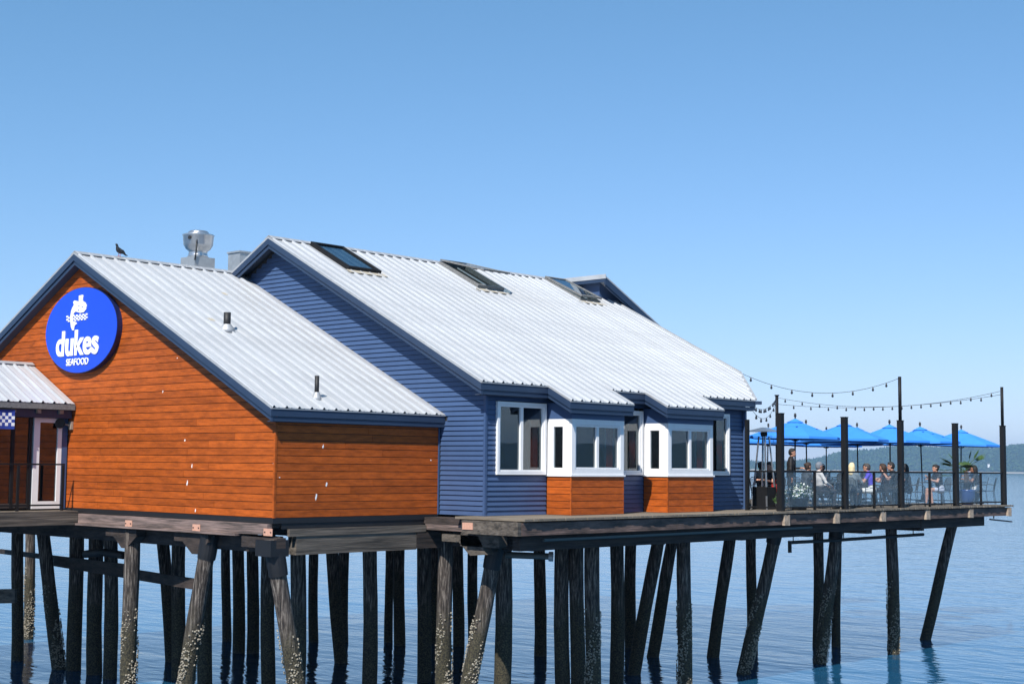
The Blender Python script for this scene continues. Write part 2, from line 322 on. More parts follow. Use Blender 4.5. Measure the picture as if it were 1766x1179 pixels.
def planks(wall, rows, mname, off, lap, gap=.013, th=.022, joints=3.66):
    """rows: list of (z0,z1,[(u0a,u1a,u0b,u1b)]) along-wall extents at z0 and z1; off(u,z,d) -> world point at depth d"""
    for i, (z0, z1, segs) in enumerate(rows):
        for (a0, a1, c0, c1) in segs:
            cuts = [0., 1.]; Ln = max(a1-a0, c1-c0)
            if joints and Ln > joints*1.15:
                s0 = random.uniform(.35, 1)*joints
                while s0 < Ln-.5: cuts.insert(-1, s0/Ln); s0 += joints
            for q in range(len(cuts)-1):
                t0, t1 = cuts[q], cuts[q+1]; e = .0035
                A0, A1 = a0+(a1-a0)*t0+e, a0+(a1-a0)*t1-e; C0, C1 = c0+(c1-c0)*t0+e, c0+(c1-c0)*t1-e
                if A1-A0 < .02: continue
                if C1-C0 < .01: C0 = C1 = (C0+C1)/2; C1 += .004
                zz0, zz1 = z0+gap/2, z1-gap/2; db, dt = (th, th) if not lap else (th, .006)
                MB().hexa([off(A0, zz0, 0), off(A1, zz0, 0), off(A1, zz0, db), off(A0, zz0, db), off(C0, zz1, 0), off(C1, zz1, 0), off(C1, zz1, dt), off(C0, zz1, dt)]).build('plank', mname, wall)
# ------------------------------------------------------------------ the timber-clad wing
XR, ZR, SL = -7.93, 6.28, .4925
wing = thing('restaurant_wing', 'low gabled wing clad in orange brown timber boards with a ribbed white metal roof', 'building', (-4, 2, 0))
ze = ZR-(0.15-XR)*SL
HW = 7.93
gw = MB().prism([(-HW*2+.03, .02, -.02), (-.03, .02, -.02), (-.03, .02, 2.13), (XR, .02, ZR-.22), (-HW*2+.03, .02, 2.13)], (0, 0, 0), (0, 4.70, 0)).build('gable_wall', 'core', wing)
EXP = .1625; rows = []; z = 0.
def gx(z, inset=0.): return min(0., XR+(ZR-.20-z)/SL)
while z < ZR-.3:
    z1 = z+EXP
    def lft(zz): return max(XR-(ZR-.20-zz)/SL, -8.33 if zz < 2.2 else -15.9)
    l0, l1 = lft(z), lft(z1) if z1 < ZR-.25 else XR
    if z < 2.2: l0 = l1 = -8.33
    r0, r1 = gx(z)-.045*(gx(z) > -.04), gx(min(z1, ZR-.2))-.045*(gx(z1) > -.04)
    rows.append((z, z1, [(l0, r0, l1, r1)])); z = z1
planks(gw, rows, 'cedar_x', lambda u, zz, d: (u, .02-d, zz), False)
sw = MB().box(-.06, -.02, .06, 4.74, -.02, 2.05).build('side_wall', 'core', wing)
planks(sw, [(k*EXP, min((k+1)*EXP, 2.04), [(.045, 4.72, .045, 4.72)]) for k in range(13)], 'cedar_y', lambda u, zz, d: (-.02+d, u, zz), False)
b = MB(); b.box(-.042, .012, -.012, .042, 0, 2.12); b.build('corner_trim', 'cedar_x', wing)
MB().box(-.01, .02, 4.722, 4.765, 0, 2.05).build('end_trim', 'blue', wing)
b = MB(); b.box(-8.33, .03, -.035, .03, -.115, -.004); b.box(-.03, .03, .03, 4.72, -.115, -.004); b.build('base_flashing', 'black_flash', wing)
rf = MB(); slope_core(rf, XR, ZR, SL, .15, -.21, 4.77); slope_core(rf, XR, ZR, SL, XR-8.0, -.21, 4.77)
rf = rf.build('roof', 'soffit', wing)
P = .3340; npan = 15
vs, fs = panel_mesh('p', XR+.03, ZR, SL, .19, .19, P); vs2, fs2 = panel_mesh('p', XR-.03, ZR, SL, XR-8.1, XR-8.1, P)
pm = MB().add(vs, fs).mesh('roof_panel', 'roof'); pm2 = MB().add(vs2, fs2).mesh('roof_panel_back', 'roof')
for k in range(npan):
    for me in (pm, pm2): o = link('roof_panel', me, rf); o.location = (-wing.location[0], -wing.location[1]-.24+k*P, -wing.location[2])
def ridge_cap(parent, xr, zr, sl, y0, y1, w=.17):
    b = MB(); h = .048
    for s in (1, -1): b.hexa([(xr, y0, zr+h), (xr+s*w, y0, zr+h-w*sl), (xr+s*w, y1, zr+h-w*sl), (xr, y1, zr+h), (xr, y0, zr+h+.012), (xr+s*w, y0, zr+h+.012-w*sl), (xr+s*w, y1, zr+h+.012-w*sl), (xr, y1, zr+h+.012)])
    b.build('ridge_cap', 'ridge', parent)
ridge_cap(rf, XR, ZR, SL, -.25, 4.76)
def rake(parent, xr, zr, sl, xe, y, hi=.16, lo=.10, both=True):
    # double fascia along a gable edge: a deep upper board and a thinner lower one set back, plus the flashing strip
    for s in ((1, -1) if both else (1,)):
        X1 = xr+s*abs(xe-xr)
        for nm, t0, t1, y0, y1, mt in (('rake_trim', .03, -.025, y-.022, y+.02, 'ridge'), ('rake_fascia', -.025, -.025-hi, y-.02, y+.03, 'navy'), ('rake_fascia', -.033-hi, -.033-hi-lo, y+.015, y+.04, 'navy')):
            f = lambda X, t: (X, 0, zr-abs(X-xr)*sl+t)
            MB().prism([f(xr, t0), f(X1, t0), f(X1, t1), f(xr, t1)], (0, y0, 0), (0, y1, 0)).build(nm, mt, parent)
rake(wing, XR, ZR, SL, .17, -.24)
for s_ in (1, -1): MB().prism([(XR, 0, ZR-.27), (XR+s_*8.08, 0, ZR-.27-8.08*SL), (XR+s_*8.08, 0, ZR-.285-8.08*SL), (XR, 0, ZR-.285)], (0, -.20, 0), (0, -.005, 0)).build('rake_soffit', 'soffit', wing)
def eave(parent, x, z, y0, y1, hi=.15, lo=.09):
    MB().box(x-.03, x+.006, y0, y1, z-.03-hi, z-.03).build('eave_fascia', 'navy', parent)
    MB().box(x-.035, x-.012, y0, y1, z-.04-hi-lo, z-.038-hi).build('eave_fascia', 'navy', parent)
    MB().box(x-.012, x+.022, y0-.01, y1+.01, z-.028, z-.008).build('drip_edge', 'ridge', parent)
eave(wing, .17, ze-.01, -.24, 4.76)
MB().box(-.02, .13, -.2, 4.75, ze-.30, ze-.28).build('soffit', 'soffit', wing)
# gull droppings streaked down the boards
def splat(on, pxs):
    for x, y, Ls in pxs:
        p = on(x, y); b = MB(); n_ = 9; Pts = []
        for k in range(n_):
            t = 2*math.pi*k/n_; r_ = random.uniform(.6, 1.2); Pts.append((math.cos(t)*.022*r_, math.sin(t)*Ls*r_))
        f = (lambda u, v, d: (p[0]+u+v*.15, p[1]-d, p[2]+v)) if on is gsp else (lambda u, v, d: (p[0]+d, p[1]+u+v*.15, p[2]+v))
        b.add([f(u, v, 0) for u, v in Pts]+[f(u, v, .004) for u, v in Pts], [tuple(range(n_)), tuple(range(2*n_-1, n_-1, -1))]+[(k, (k+1) % n_, n_+(k+1) % n_, n_+k) for k in range(n_)]); b.build('bird_dropping', 'sign_white', wing)
gsp = lambda x, y: ony(x, y, -.003); ssp = lambda x, y: onx(x, y, .003)
splat(ssp, ((557, 770, .045), (563, 835, .05), (545, 856, .07), (482, 823, .015), (743, 793, .015))); splat(gsp, ((319, 759, .035), (331, 803, .05), (323, 832, .06), (337, 880, .05), (306, 617, .015), (472, 799, .012), (281, 675, .03)))
# ------------------------------------------------------------------ the blue hall
HX, HZ, HS = -6.20, 7.06, .512; XE = 1.72; XBE = 2.42; WX = 1.48; Y0 = 4.77; Y1 = 15.10; YB = 16.85
hall = thing('restaurant_hall', 'tall blue lap sided dining hall with white window bays and a long ribbed metal roof', 'building', (-2, 10, 0))
def hz(x): return HZ-abs(x-HX)*HS
ow = [(5.13, 14.33, .93, 2.26)]
b = MB(); T = .16   # hall shell (sheathing): gable, long side in pieces around the window band, cut corner, far and back walls
b.prism([(-13.8, Y0+.02, 0), (WX-.03, Y0+.02, 0), (WX-.03, Y0+.02, hz(WX)-.15), (HX, Y0+.02, HZ-.15), (-13.8, Y0+.02, hz(-13.8)-.15)], (0, 0, 0), (0, T, 0))
gw = b.build('gable_wall', 'core', hall)
BE = .1135; rows = []; z = 0.
while z < HZ-.35:
    z1 = z+BE; r = lambda zz: min(WX-.055, HX+(HZ-.19-zz)/HS)
    lo = lambda zz: (.03 if zz < 2.05 else max(XR+(ZR+.05-zz)/SL-.3, -7.9, HX-(HZ-.19-zz)/HS))
    if r(z1)-max(lo(z), lo(z1)) > .02: rows.append((z, z1, [(lo(z) if z < 2.05 else max(lo(z), lo(z1)), r(z), lo(z) if z < 2.05 else max(lo(z), lo(z1)), r(z1))]))
    z = z1
planks(gw, rows, 'blue', lambda u, zz, d: (u, Y0+.02-d, zz), True, gap=.007, th=.032, joints=0)
b = MB(); xi = WX-T
for y0, y1, z0, z1 in ((Y0+.2, Y1, 0, .93), (Y0+.2, 5.16, .93, 2.62), (14.30, Y1, .93, 2.62), (Y0+.2, Y1, 2.62, 2.98)): b.box(xi, WX-.03, y0, y1, z0, z1)
for y0, y1 in ((6.87, 8.83), (10.57, 12.54)): b.box(xi, WX-.03, y0, y1, 2.27, 2.615)
sw = b.build('side_wall', 'core', hall)
rows = []; z = 0.
while z < 2.9:
    z1 = z+BE
    if z1 <= .93: segs = [(Y0+.06, 6.86), (8.84, 10.56), (12.55, Y1-.05)]
    elif z < .93: z1 = .93; segs = [(Y0+.06, 6.86), (8.84, 10.56), (12.55, Y1-.05)]
    elif z < 2.60: segs = [(Y0+.06, 5.12), (14.34, Y1-.05)]; z1 = min(z1, 2.62)
    else: segs = [(Y0+.06, Y1-.05)]
    rows.append((z, z1, [(a, c, a, c) for a, c in segs])); z = z1
planks(sw, rows, 'blue', lambda u, zz, d: (WX-.03+d, u, zz), True, gap=.007, th=.032, joints=0)
b = MB(); b.box(WX-.05, WX+.012, Y0-.012, Y0+.055, 0, 2.95); b.build('corner_trim', 'blue', hall)
b = MB(); b.box(WX-.05, WX+.014, Y1-.05, Y1+.03, 0, 2.95); b.build('corner_trim', 'blue', hall)
CXc, CYc = -.27, 16.85
b = MB(); b.prism([(WX-.03, Y1, 0), (CXc, CYc, 0), (CXc-.12, CYc-.12, 0), (WX-.15, Y1-.1, 0)], (0, 0, 0), (0, 0, 2.95)); b.build('cut_corner_wall', 'blue', hall)
b = MB(); b.box(-13.8, CXc, CYc-.16, CYc, 0, 2.9)
b.prism([(-13.8, 0, 2.9), (CXc, 0, 2.9), (CXc, 0, hz(CXc)-.15), (HX, 0, HZ-.15), (-13.8, 0, hz(-13.8)-.15)], (0, CYc-.16, 0), (0, CYc, 0)); b.build('far_wall', 'blue', hall)
MB().box(-13.8, -13.64, Y0+.2, CYc-.16, 0, 3.1).build('back_wall', 'core', hall)
MB().box(-13.6, WX-.17, Y0+.2, CYc-.2, -.018, .004).build('floor', 'interior', hall)
MB().box(-3.6, -3.5, Y0+.2, CYc-.2, .01, 4.9).build('partition', 'interior', hall)
# roof
rf = MB(); slope_core(rf, HX, HZ, HS, XE-.03, Y0-.36, Y1+.2); slope_core(rf, HX, HZ, HS, -.1, Y1+.2, 17.15); slope_core(rf, HX, HZ, HS, -14.2, Y0-.36, 17.15)
P_ = [(XE-.03, Y1+.2), (-.1, 17.15), (-.1, Y1+.2)]
rf.add([(x, y, hz(x)-.015) for x, y in P_]+[(x, y, hz(x)-.065) for x, y in P_], [(0, 1, 2), (5, 4, 3), (0, 3, 4, 1), (1, 4, 5, 2), (2, 5, 3, 0)])
BAYS = ((6.63, 8.97), (10.31, 12.76))
for y0, y1 in BAYS:
    Pq = [(XE-.031, 0, hz(XE-.031)-.015), (XBE-.03, 0, hz(XBE-.03)-.015), (XBE-.03, 0, hz(XBE-.03)-.065), (XE-.031, 0, hz(XE-.031)-.065)]
    rf.prism(Pq, (0, y0+.02, 0), (0, y1-.02, 0))
rf = rf.build('roof', 'soffit', hall)
edges = [Y0-.38]
stops = [6.63, 8.97, 10.31, 12.76, 15.28, 17.22]
pan_list = []; ya = Y0-.38
for st in stops:
    nseg = max(1, round((st-ya)/.335)); p = (st-ya)/nseg
    for k in range(nseg): pan_list.append((ya+k*p, p))
    ya = st
cache = {}
def eave_x(y):
    if y >= 15.28: return 1.74-(y-15.28)*(1.74+.10)/(17.22-15.28)
    return XE+.02
for y, p in pan_list:
    yc = y+p/2; bay = any(a < yc < c for a, c in BAYS)
    e0, e1 = (XBE+.02,)*2 if bay else (eave_x(y+.001), eave_x(y+p-.001)) if yc > 15.28 else (XE+.02,)*2
    key = (round(p, 4), round(e0, 3), round(e1, 3))
    if key not in cache: v_, f_ = panel_mesh('p', HX+.03, HZ, HS, e0, e1, p); cache[key] = MB().add(v_, f_).mesh('roof_panel', 'roof')
    o = link('roof_panel', cache[key], rf); o.location = (-hall.location[0], y-hall.location[1], 0)
v_, f_ = panel_mesh('p', HX-.03, HZ, HS, -14.3, -14.3, .335); me = MB().add(v_, f_).mesh('roof_panel_back', 'roof')
for k in range(38): o = link('roof_panel', me, rf); o.location = (-hall.location[0], Y0-.38+k*.335-hall.location[1], 0)
ridge_cap(rf, HX, HZ, HS, Y0-.39, 16.2)
rake(hall, HX, HZ, HS, XE, Y0-.38)
for y0, y1 in ((Y0-.38, 6.63), (8.97, 10.31), (12.76, 15.28)): eave(hall, XE, hz(XE), y0, y1)
for y0, y1 in BAYS:
    eave(hall, XBE, hz(XBE), y0, y1)
    for ys, sg in ((y0, 1), (y1, -1)):   # the stepped rake at each end of a bay roof
        for nm, t0, t1, d0, d1, mt in (('rake_trim', .03, -.02, -.015, .02, 'ridge'), ('rake_fascia', -.02, -.185, -.012, .03, 'navy'), ('rake_fascia', -.193, -.285, .015, .04, 'navy')):
            ya, yb = sorted((ys+sg*d0, ys+sg*d1)); f = lambda X, t: (X, 0, hz(X)+t)
            MB().prism([f(XE-.2, t0), f(XBE, t0), f(XBE, t1), f(XE-.2, t1)], (0, ya, 0), (0, yb, 0)).build(nm, mt, hall)
    MB().prism([(WX, 0, hz(WX)-.25), (XBE-.04, 0, hz(XBE-.04)-.25), (XBE-.04, 0, hz(XBE-.04)-.27), (WX, 0, hz(WX)-.27)], (0, y0+.03, 0), (0, y1-.03, 0)).build('soffit', 'soffit', hall)
for y0, y1 in ((Y0-.34, 6.62), (8.98, 10.30), (12.77, 15.2)): MB().box(WX-.01, XE-.04, y0, y1, hz(XE)-.29, hz(XE)-.27).build('soffit', 'soffit', hall)
# cut-corner eave, roof edge trim, gutter and downpipe at the patio corner
a, c = np.array([XE+.02, 15.28, hz(XE)]), np.array([-.10, 17.22, hz(-.10)])
b = MB(); b.beam(a+(0, 0, .03), c+(0, 0, .03), .06, .05); b.build('roof_edge_trim', 'ridge', hall)
b = MB(); b.beam(c+(0, .0, .03), (HX+1.3, 17.22, hz(HX+1.3)+.03), .06, .05); b.build('roof_edge_trim', 'ridge', hall)
a2 = a-np.array([.05, .02, .16]); c2 = c-np.array([.05, .02, .16]); b = MB(); b.beam(a2, c2, .03, .24); b.build('corner_fascia', 'navy', hall)
b = MB(); b.beam((XE-.02, 15.27, hz(XE)-.06), (XE+.1, 15.42, hz(XE)-.06), .12, .09); b.build('gutter_end', 'navy', hall)
MB().box(WX+.015, WX+.085, Y1-.10, Y1-.02, .0, 2.72).build('downpipe', 'blue', hall)
# windows --------------------------------------------------------------
def window(yA, yB, z0, z1, x, nx, fr=.07, mull=2, mainside=True):
    """framed window on a wall facing +X at x; nx = protrusion"""
    w = MB(); w.box(x, x+nx, yA, yB, z0, z0+fr); w.box(x, x+nx, yA, yB, z1-fr, z1); w.box(x, x+nx, yA, yA+fr, z0+fr, z1-fr); w.box(x, x+nx, yB-fr, yB, z0+fr, z1-fr)
    w = w.build('window', 'white', hall); st = .045
    k = (yB-yA-2*fr)/mull
    for i in range(mull):
        a, c = yA+fr+i*k, yA+fr+(i+1)*k; s = MB()
        s.box(x-.02, x+nx-.02, a+.004, a+st, z0+fr+.004, z1-fr-.004); s.box(x-.02, x+nx-.02, c-st, c-.004, z0+fr+.004, z1-fr-.004)
        s.box(x-.02, x+nx-.02, a+st, c-st, z0+fr+.004, z0+fr+st); s.box(x-.02, x+nx-.02, a+st, c-st, z1-fr-st, z1-fr-.004)
        s.build('sash', 'white', w)
        MB().box(x+.0, x+.008, a+st-.005, c-st+.005, z0+fr+st-.005, z1-fr-st+.005).build('pane', 'pane', w)
    return w
window(5.13, 6.80, .93, 2.60, WX-.03, .075)
window(8.90, 10.50, .93, 2.55, WX-.03, .075, mull=2)
window(12.61, 14.33, .93, 2.60, WX-.03, .075)
for y0, y1 in ((6.87, 8.83), (10.57, 12.54)):
    XB = 2.24
    # cladding box below
    c = MB(); c.box(WX-.03, XB-.025, y0+.025, y1-.025, -.005, .9); c = c.build('bay_base', 'core', hall)
    planks(c, [(k*.1625, min((k+1)*.1625, .9), [(WX, XB-.028, WX, XB-.028)]) for k in range(6)], 'cedar_x', lambda u, zz, d, y0=y0: (u, y0+.025-d, zz), False)
    planks(c, [(k*.1625, min((k+1)*.1625, .9), [(y0+.03, y1-.004, y0+.03, y1-.004)]) for k in range(6)], 'cedar_y', lambda u, zz, d: (XB-.025+d, u, zz), False)
    MB().box(XB-.03, XB+.004, y0-.004, y0+.03, 0, .9).build('bay_corner_trim', 'cedar_x', hall)
    MB().box(WX-.02, XB+.025, y0-.025, y1+.025, .9, .94).build('bay_sill', 'white', hall)
    MB().box(WX-.02, XB+.0, y0, y1, 2.24, 2.62).build('bay_head', 'blue', hall)
    w = window(y0+.02, y1-.02, .94, 2.24, XB-.075, .075, fr=.13)
    for ys, sg in ((y0, 1), (y1, -1)):     # narrow window in each bay cheek
        f = MB(); q = lambda a, c2, z0, z1: f.box(a, c2, *sorted((ys, ys+sg*.07)), z0, z1)
        q(WX-.02, WX+.20, .94, 2.24); q(XB-.27, XB-.076, .94, 2.24); q(WX+.20, XB-.27, .94, 1.10); q(WX+.20, XB-.27, 2.06, 2.24)
        f = f.build('cheek_window', 'white', hall)
        MB().box(WX+.19, XB-.26, *sorted((ys+sg*.03, ys+sg*.038)), 1.09, 2.07).build('pane', 'pane', f)
for y, xc in ((6.56, WX-.14), (8.50, 2.24-.20), (10.26, WX-.14), (12.20, 2.24-.20), (14.08, WX-.14)):
    b = MB(); vs = []
    for k in range(9): yy = y-.12+k*.03; xx = xc+.03*(k % 2); vs += [(xx, yy, .97), (xx, yy, 2.2)]
    b.add(vs, [(2*k, 2*k+2, 2*k+3, 2*k+1) for k in range(8)]); b.build('curtain', 'curtain', hall)
MB().lathe([(.0, 0), (.09, 0), (.10, .03), (.07, .06), (0, .07)], (0, 0, 0), 16).build('vent_cowl', 'blue', hall, world=False)
o = COL.objects['vent_cowl']; o.location = (WX+.01-hall.location[0], 9.05-hall.location[1], .16); o.rotation_euler = (0, math.pi/2, 0)
# cross-gable clerestory behind the ridge
DX, DZ, DY = -4.75, 7.13, 16.32
b = MB(); b.prism([(DX-.2, 16.5, 5.0), (DX-.2, 16.5, DZ-.15), (DX-.2, 23.5, DZ-.15-7*.485), (DX-.2, 23.5, 0), (DX-.2, 17.3, 0)], (0, 0, 0), (-6, 0, 0)); cl = b.build('clerestory_wall', 'blue', hall)
def dz(y): return DZ-(y-DY)*.485
b = MB(); b.prism([(0, DY-.02, DZ), (0, 24, dz(24)), (0, 24, dz(24)-.05), (0, DY-.02, DZ-.05)], (DX+.22, 0, 0), (-11, 0, 0)); b.build('clerestory_roof', 'roof', hall)
b = MB(); b.prism([(0, DY-.03, DZ-.052), (0, 24, dz(24)-.052), (0, 24, dz(24)-.27), (0, DY-.03, DZ-.27)], (DX+.16, 0, 0), (DX+.215, 0, 0)); b.build('clerestory_fascia', 'navy', hall)
b = MB(); b.prism([(0, DY+.03, DZ-.276), (0, 24, dz(24)-.276), (0, 24, dz(24)-.35), (0, DY+.03, DZ-.35)], (DX+.15, 0, 0), (DX+.19, 0, 0)); b.build('clerestory_fascia', 'navy', hall)
MB().box(-9, DX+.24, DY-.05, DY-.022, DZ-.09, DZ+.05).build('clerestory_trim', 'roof', hall); MB().box(-9, DX+.21, DY-.035, DY+.01, DZ-.20, DZ-.092).build('clerestory_fascia', 'navy', hall)
# skylights
def skylight(y0, y1, x0, x1, lab, kind):
    nn = np.array([HS, 0, 1]); nn = nn/np.linalg.norm(nn)
    P = lambda x, y, h: np.array([x, y, hz(x)])+nn*h
    def slab(b, xa, xb, ya, yb, h0, h1): b.hexa([P(xa, ya, h0), P(xb, ya, h0), P(xb, yb, h0), P(xa, yb, h0), P(xa, ya, h1), P(xb, ya, h1), P(xb, yb, h1), P(xa, yb, h1)])
    t = .07; cm = 'blackm' if kind == 0 else 'curb'; s = MB(); h = (.13, .15, .10)[kind]
    slab(s, x0, x1, y0, y0+t, .0, h); slab(s, x0, x1, y1-t, y1, 0, h); slab(s, x0, x0+t, y0+t, y1-t, 0, h); slab(s, x1-t, x1, y0+t, y1-t, 0, h)
    s = s.build('skylight', cm, hall); s['label'] = lab
    f = MB(); slab(f, x1, x1+.18, y0-.06, y1+.1, .038, .048); f.build('flashing', 'sealant', s)
    if kind == 0:
        g = MB(); slab(g, x0+t, x1-t, y0+t, y1-t, h-.05, h-.035); g.build('pane', 'pane', s)
        g = MB(); slab(g, x0+t, x1-t, y0+t, y1-t, .01, .02); g.build('shade_well', 'interior', s)
    else:
        g = MB(); slab(g, x0+t, x1-t, y0+t, y1-t, .01, .03); g.build('shade_well', 'interior', s)
        lift = .42 if kind == 1 else .05      # sash hinged at the upper edge, swung open
        f = MB(); q = lambda x, y, e: P(x, y, h+.01+e+lift*(x-x0)/(x1-x0))
        def sl2(xa, xb, ya, yb, bld): bld.hexa([q(xa, ya, 0), q(xb, ya, 0), q(xb, yb, 0), q(xa, yb, 0), q(xa, ya, .05), q(xb, ya, .05), q(xb, yb, .05), q(xa, yb, .05)])
        sl2(x0, x1, y0, y0+t, f); sl2(x0, x1, y1-t, y1, f); sl2(x0, x0+t, y0+t, y1-t, f); sl2(x1-t, x1, y0+t, y1-t, f); f.build('sash', 'curb', s)
        g = MB(); g.hexa([q(x0+t, y0+t, .02), q(x1-t, y0+t, .02), q(x1-t, y1-t, .02), q(x0+t, y1-t, .02), q(x0+t, y0+t, .03), q(x1-t, y0+t, .03), q(x1-t, y1-t, .03), q(x0+t, y1-t, .03)]); g.build('pane', 'pane', s)
skylight(5.62, 6.75, -6.02, -4.42, 'closed black framed skylight', 0)
skylight(10.34, 11.42, -5.95, -4.35, 'weathered skylight swung open', 1)
skylight(15.02, 16.0, -6.02, -4.52, 'grey framed skylight slightly open', 2)
# ------------------------------------------------------------------ things on the wing roof
def wz(x): return ZR-abs(x-XR)*SL
def vent_pipe(x, y, r, h, lab):
    q = thing('vent_pipe', lab, 'vent pipe', (x, y, wz(x)))
    MB().lathe([(r*2.4, -.06), (r*2.1, .03), (r*1.25, .13), (r*1.2, .14)], n=18).build('flashing', 'ridge', q, True, False)
    MB().lathe([(r, .0), (r, h), (r*.8, h), (r*.8, h-.05)], n=16).build('pipe', 'rubber', q, True, False)
vent_pipe(-3.81, 1.43, .085, .42, 'short stout black vent pipe halfway up the wing roof')
vent_pipe(-.36, 1.37, .05, .50, 'slim black vent pipe near the eave of the wing roof')
q = thing('exhaust_fan', 'round steel kitchen exhaust fan on a square curb behind the wing ridge', 'exhaust fan', (-8.9, 4.05, wz(-8.9)))
cz = 6.30-q.location[2]
b = MB(); b.box(-.33, .33, -.33, .33, -.15, cz+.42); b.build('curb', 'galv', q, world=False)
b = MB(); b.lathe([(.30, cz+.421), (.26, cz+.50), (.25, cz+.60), (.33, cz+.66), (.40, cz+.78), (.42, cz+1.02), (.44, cz+1.05), (.42, cz+1.06), (.36, cz+1.03)], n=28); b.build('fan_bowl', 'steel', q, True, False)
b = MB(); b.lathe([(.28, cz+1.03), (.28, cz+1.13), (.24, cz+1.16), (0, cz+1.17)], n=24); b.build('fan_cap', 'steel', q, True, False)
b = MB(); b.tube([(.30, -.25, cz+.86), (.36, -.30, cz+.70), (.37, -.32, cz+.5), (.36, -.34, cz+.3)], .022, 8); b.build('power_cable', 'rubber', q, True, False)
b = MB(); b.lathe([(0, 0), (.05, 0), (.05, .012), (0, .012)], n=12); o = b.build('port_hole', 'rubber', q, world=False); o.location = (.16, -.395, cz+.93); o.rotation_euler = (math.pi/2, 0, .3)
pw = ony(417, 450, 6.2); b = MB(); b.box(-.28, .28, -.28, .28, -1.2, .20); b.box(-.31, .31, -.31, .31, .20, .25)
tag(b.build('roof_vent_box', 'galv'), 'plain grey metal vent box peeping over behind the tall gable', 'vent box').location = (pw[0], 6.2, pw[2])
COL.objects['roof_vent_box'].location.z = max(pw[2]+.0, hz(pw[0])+.4)
for x, y in ((-6.2, 3.0), (-4.35, 1.2)):
    b = MB(); nn = .012; q_ = .07; b.hexa([(x+sx_*q_, y+.12+sy_*.14, wz(x+sx_*q_)+nn+h_) for h_ in (0, .008) for sx_, sy_ in ((-1, -1), (1, -1), (1, 1), (-1, 1))]); b.build('roof_patch', 'sealant', wing)
# pigeon: one body lathed along its axis, wings and tail as parts
pg = thing('pigeon', 'dark pigeon perched on the ridge of the wing roof', 'bird', (XR, 1.02, ZR+.062), math.radians(-70))
b = MB(); b.tube([(-.17, 0, .09), (-.12, 0, .11), (-.04, 0, .13), (.04, 0, .155), (.085, 0, .20), (.10, 0, .245), (.118, 0, .278), (.145, 0, .283), (.165, 0, .276)], [.012, .04, .066, .066, .045, .030, .031, .024, .006], 12); b.build('body', 'feather', pg, True, False)
b = MB(); b.add([(-.14, -.03, .10), (-.14, .03, .10), (-.30, .035, .055), (-.30, -.035, .055), (-.14, -.03, .09), (-.14, .03, .09), (-.30, .035, .048), (-.30, -.035, .048)], [(0, 1, 2, 3), (7, 6, 5, 4), (0, 4, 5, 1), (1, 5, 6, 2), (2, 6, 7, 3), (3, 7, 4, 0)]); b.build('tail', 'feather', pg, world=False)
for s in (1, -1):
    b = MB(); b.tube([(.05, .058*s, .155), (-.04, .068*s, .14), (-.13, .045*s, .11), (-.22, .02*s, .085)], [.018, .03, .022, .004], 8); b.build('wing', 'feather', pg, True, False)
    b = MB(); b.tube([(0, .025*s, .08), (.005, .025*s, .03), (.0, .025*s, 0)], .006, 6); b.beam((-.02, .025*s, .003), (.04, .025*s, .003), .012, .006); b.build('leg', 'red', pg, world=False)
# ------------------------------------------------------------------ oval sign
SY = -.15; sc = np.array([-7.69, SY, 4.355]); RX, RZ = 1.675, 1.06
sg = thing('oval_sign', 'large oval blue sign with white fish emblem and lettering on the timber gable', 'sign', (sc[0], 0, sc[2]))
def ell(b, y0, y1, rx, rz, n=72): b.prism([(sc[0]+rx*math.cos(t), 0, sc[2]+rz*math.sin(t)) for t in np.linspace(0, 2*math.pi, n, endpoint=False)], (0, y0, 0), (0, y1, 0))
b = MB(); ell(b, -.141, -.004, RX, RZ); b.build('sign_cabinet', 'sign_rim', sg)
b = MB(); ell(b, SY, -.142, RX-.012, RZ-.012); b.build('sign_face', 'sign_blue', sg)
zp = lambda x, y: ony(60+x/6.55, 480+y/6.55, SY)
def flat(poly, y0, y1, b): b.prism([(p[0], 0, p[2]) for p in poly], (0, y0, 0), (0, y1, 0))
fish = [(505, 197), (545, 186), (552, 200), (546, 255), (575, 275), (590, 310), (585, 350), (560, 380), (520, 390), (490, 380), (465, 375), (450, 388), (440, 412), (433, 450), (436, 484), (470, 496), (478, 512), (456, 536), (446, 588), (430, 584), (415, 545), (410, 490), (408, 430), (418, 370), (432, 330), (450, 300), (441, 266), (456, 250), (480, 256), (505, 262)]
b = MB(); flat([zp(*p) for p in fish], SY-.02, SY-.001, b); e = b.build('fish_emblem', 'sign_white', sg)
b = MB()
for cx, cy, r in ((507, 312, 7), (545, 322, 7), (503, 360, 8)): flat([zp(cx+r*math.cos(t), cy+r*.8*math.sin(t)) for t in np.linspace(0, 6.283, 10, endpoint=False)], SY-.024, SY-.0205, b)
b.build('fish_markings', 'sign_blue', e)
b = MB()
for i in range(13):
    if 2 <= i <= 3: continue
    for j in range(4):
        if (i+j) % 2: continue
        x = 363+i*18.2; y = 424-i*2.3+j*17.5; flat([zp(x, y), zp(x+18.2, y-2.3), zp(x+18.2, y+15.2), zp(x, y+17.5)], SY-.018, SY-.001, b)
b.build('chequer_band', 'sign_white', e)
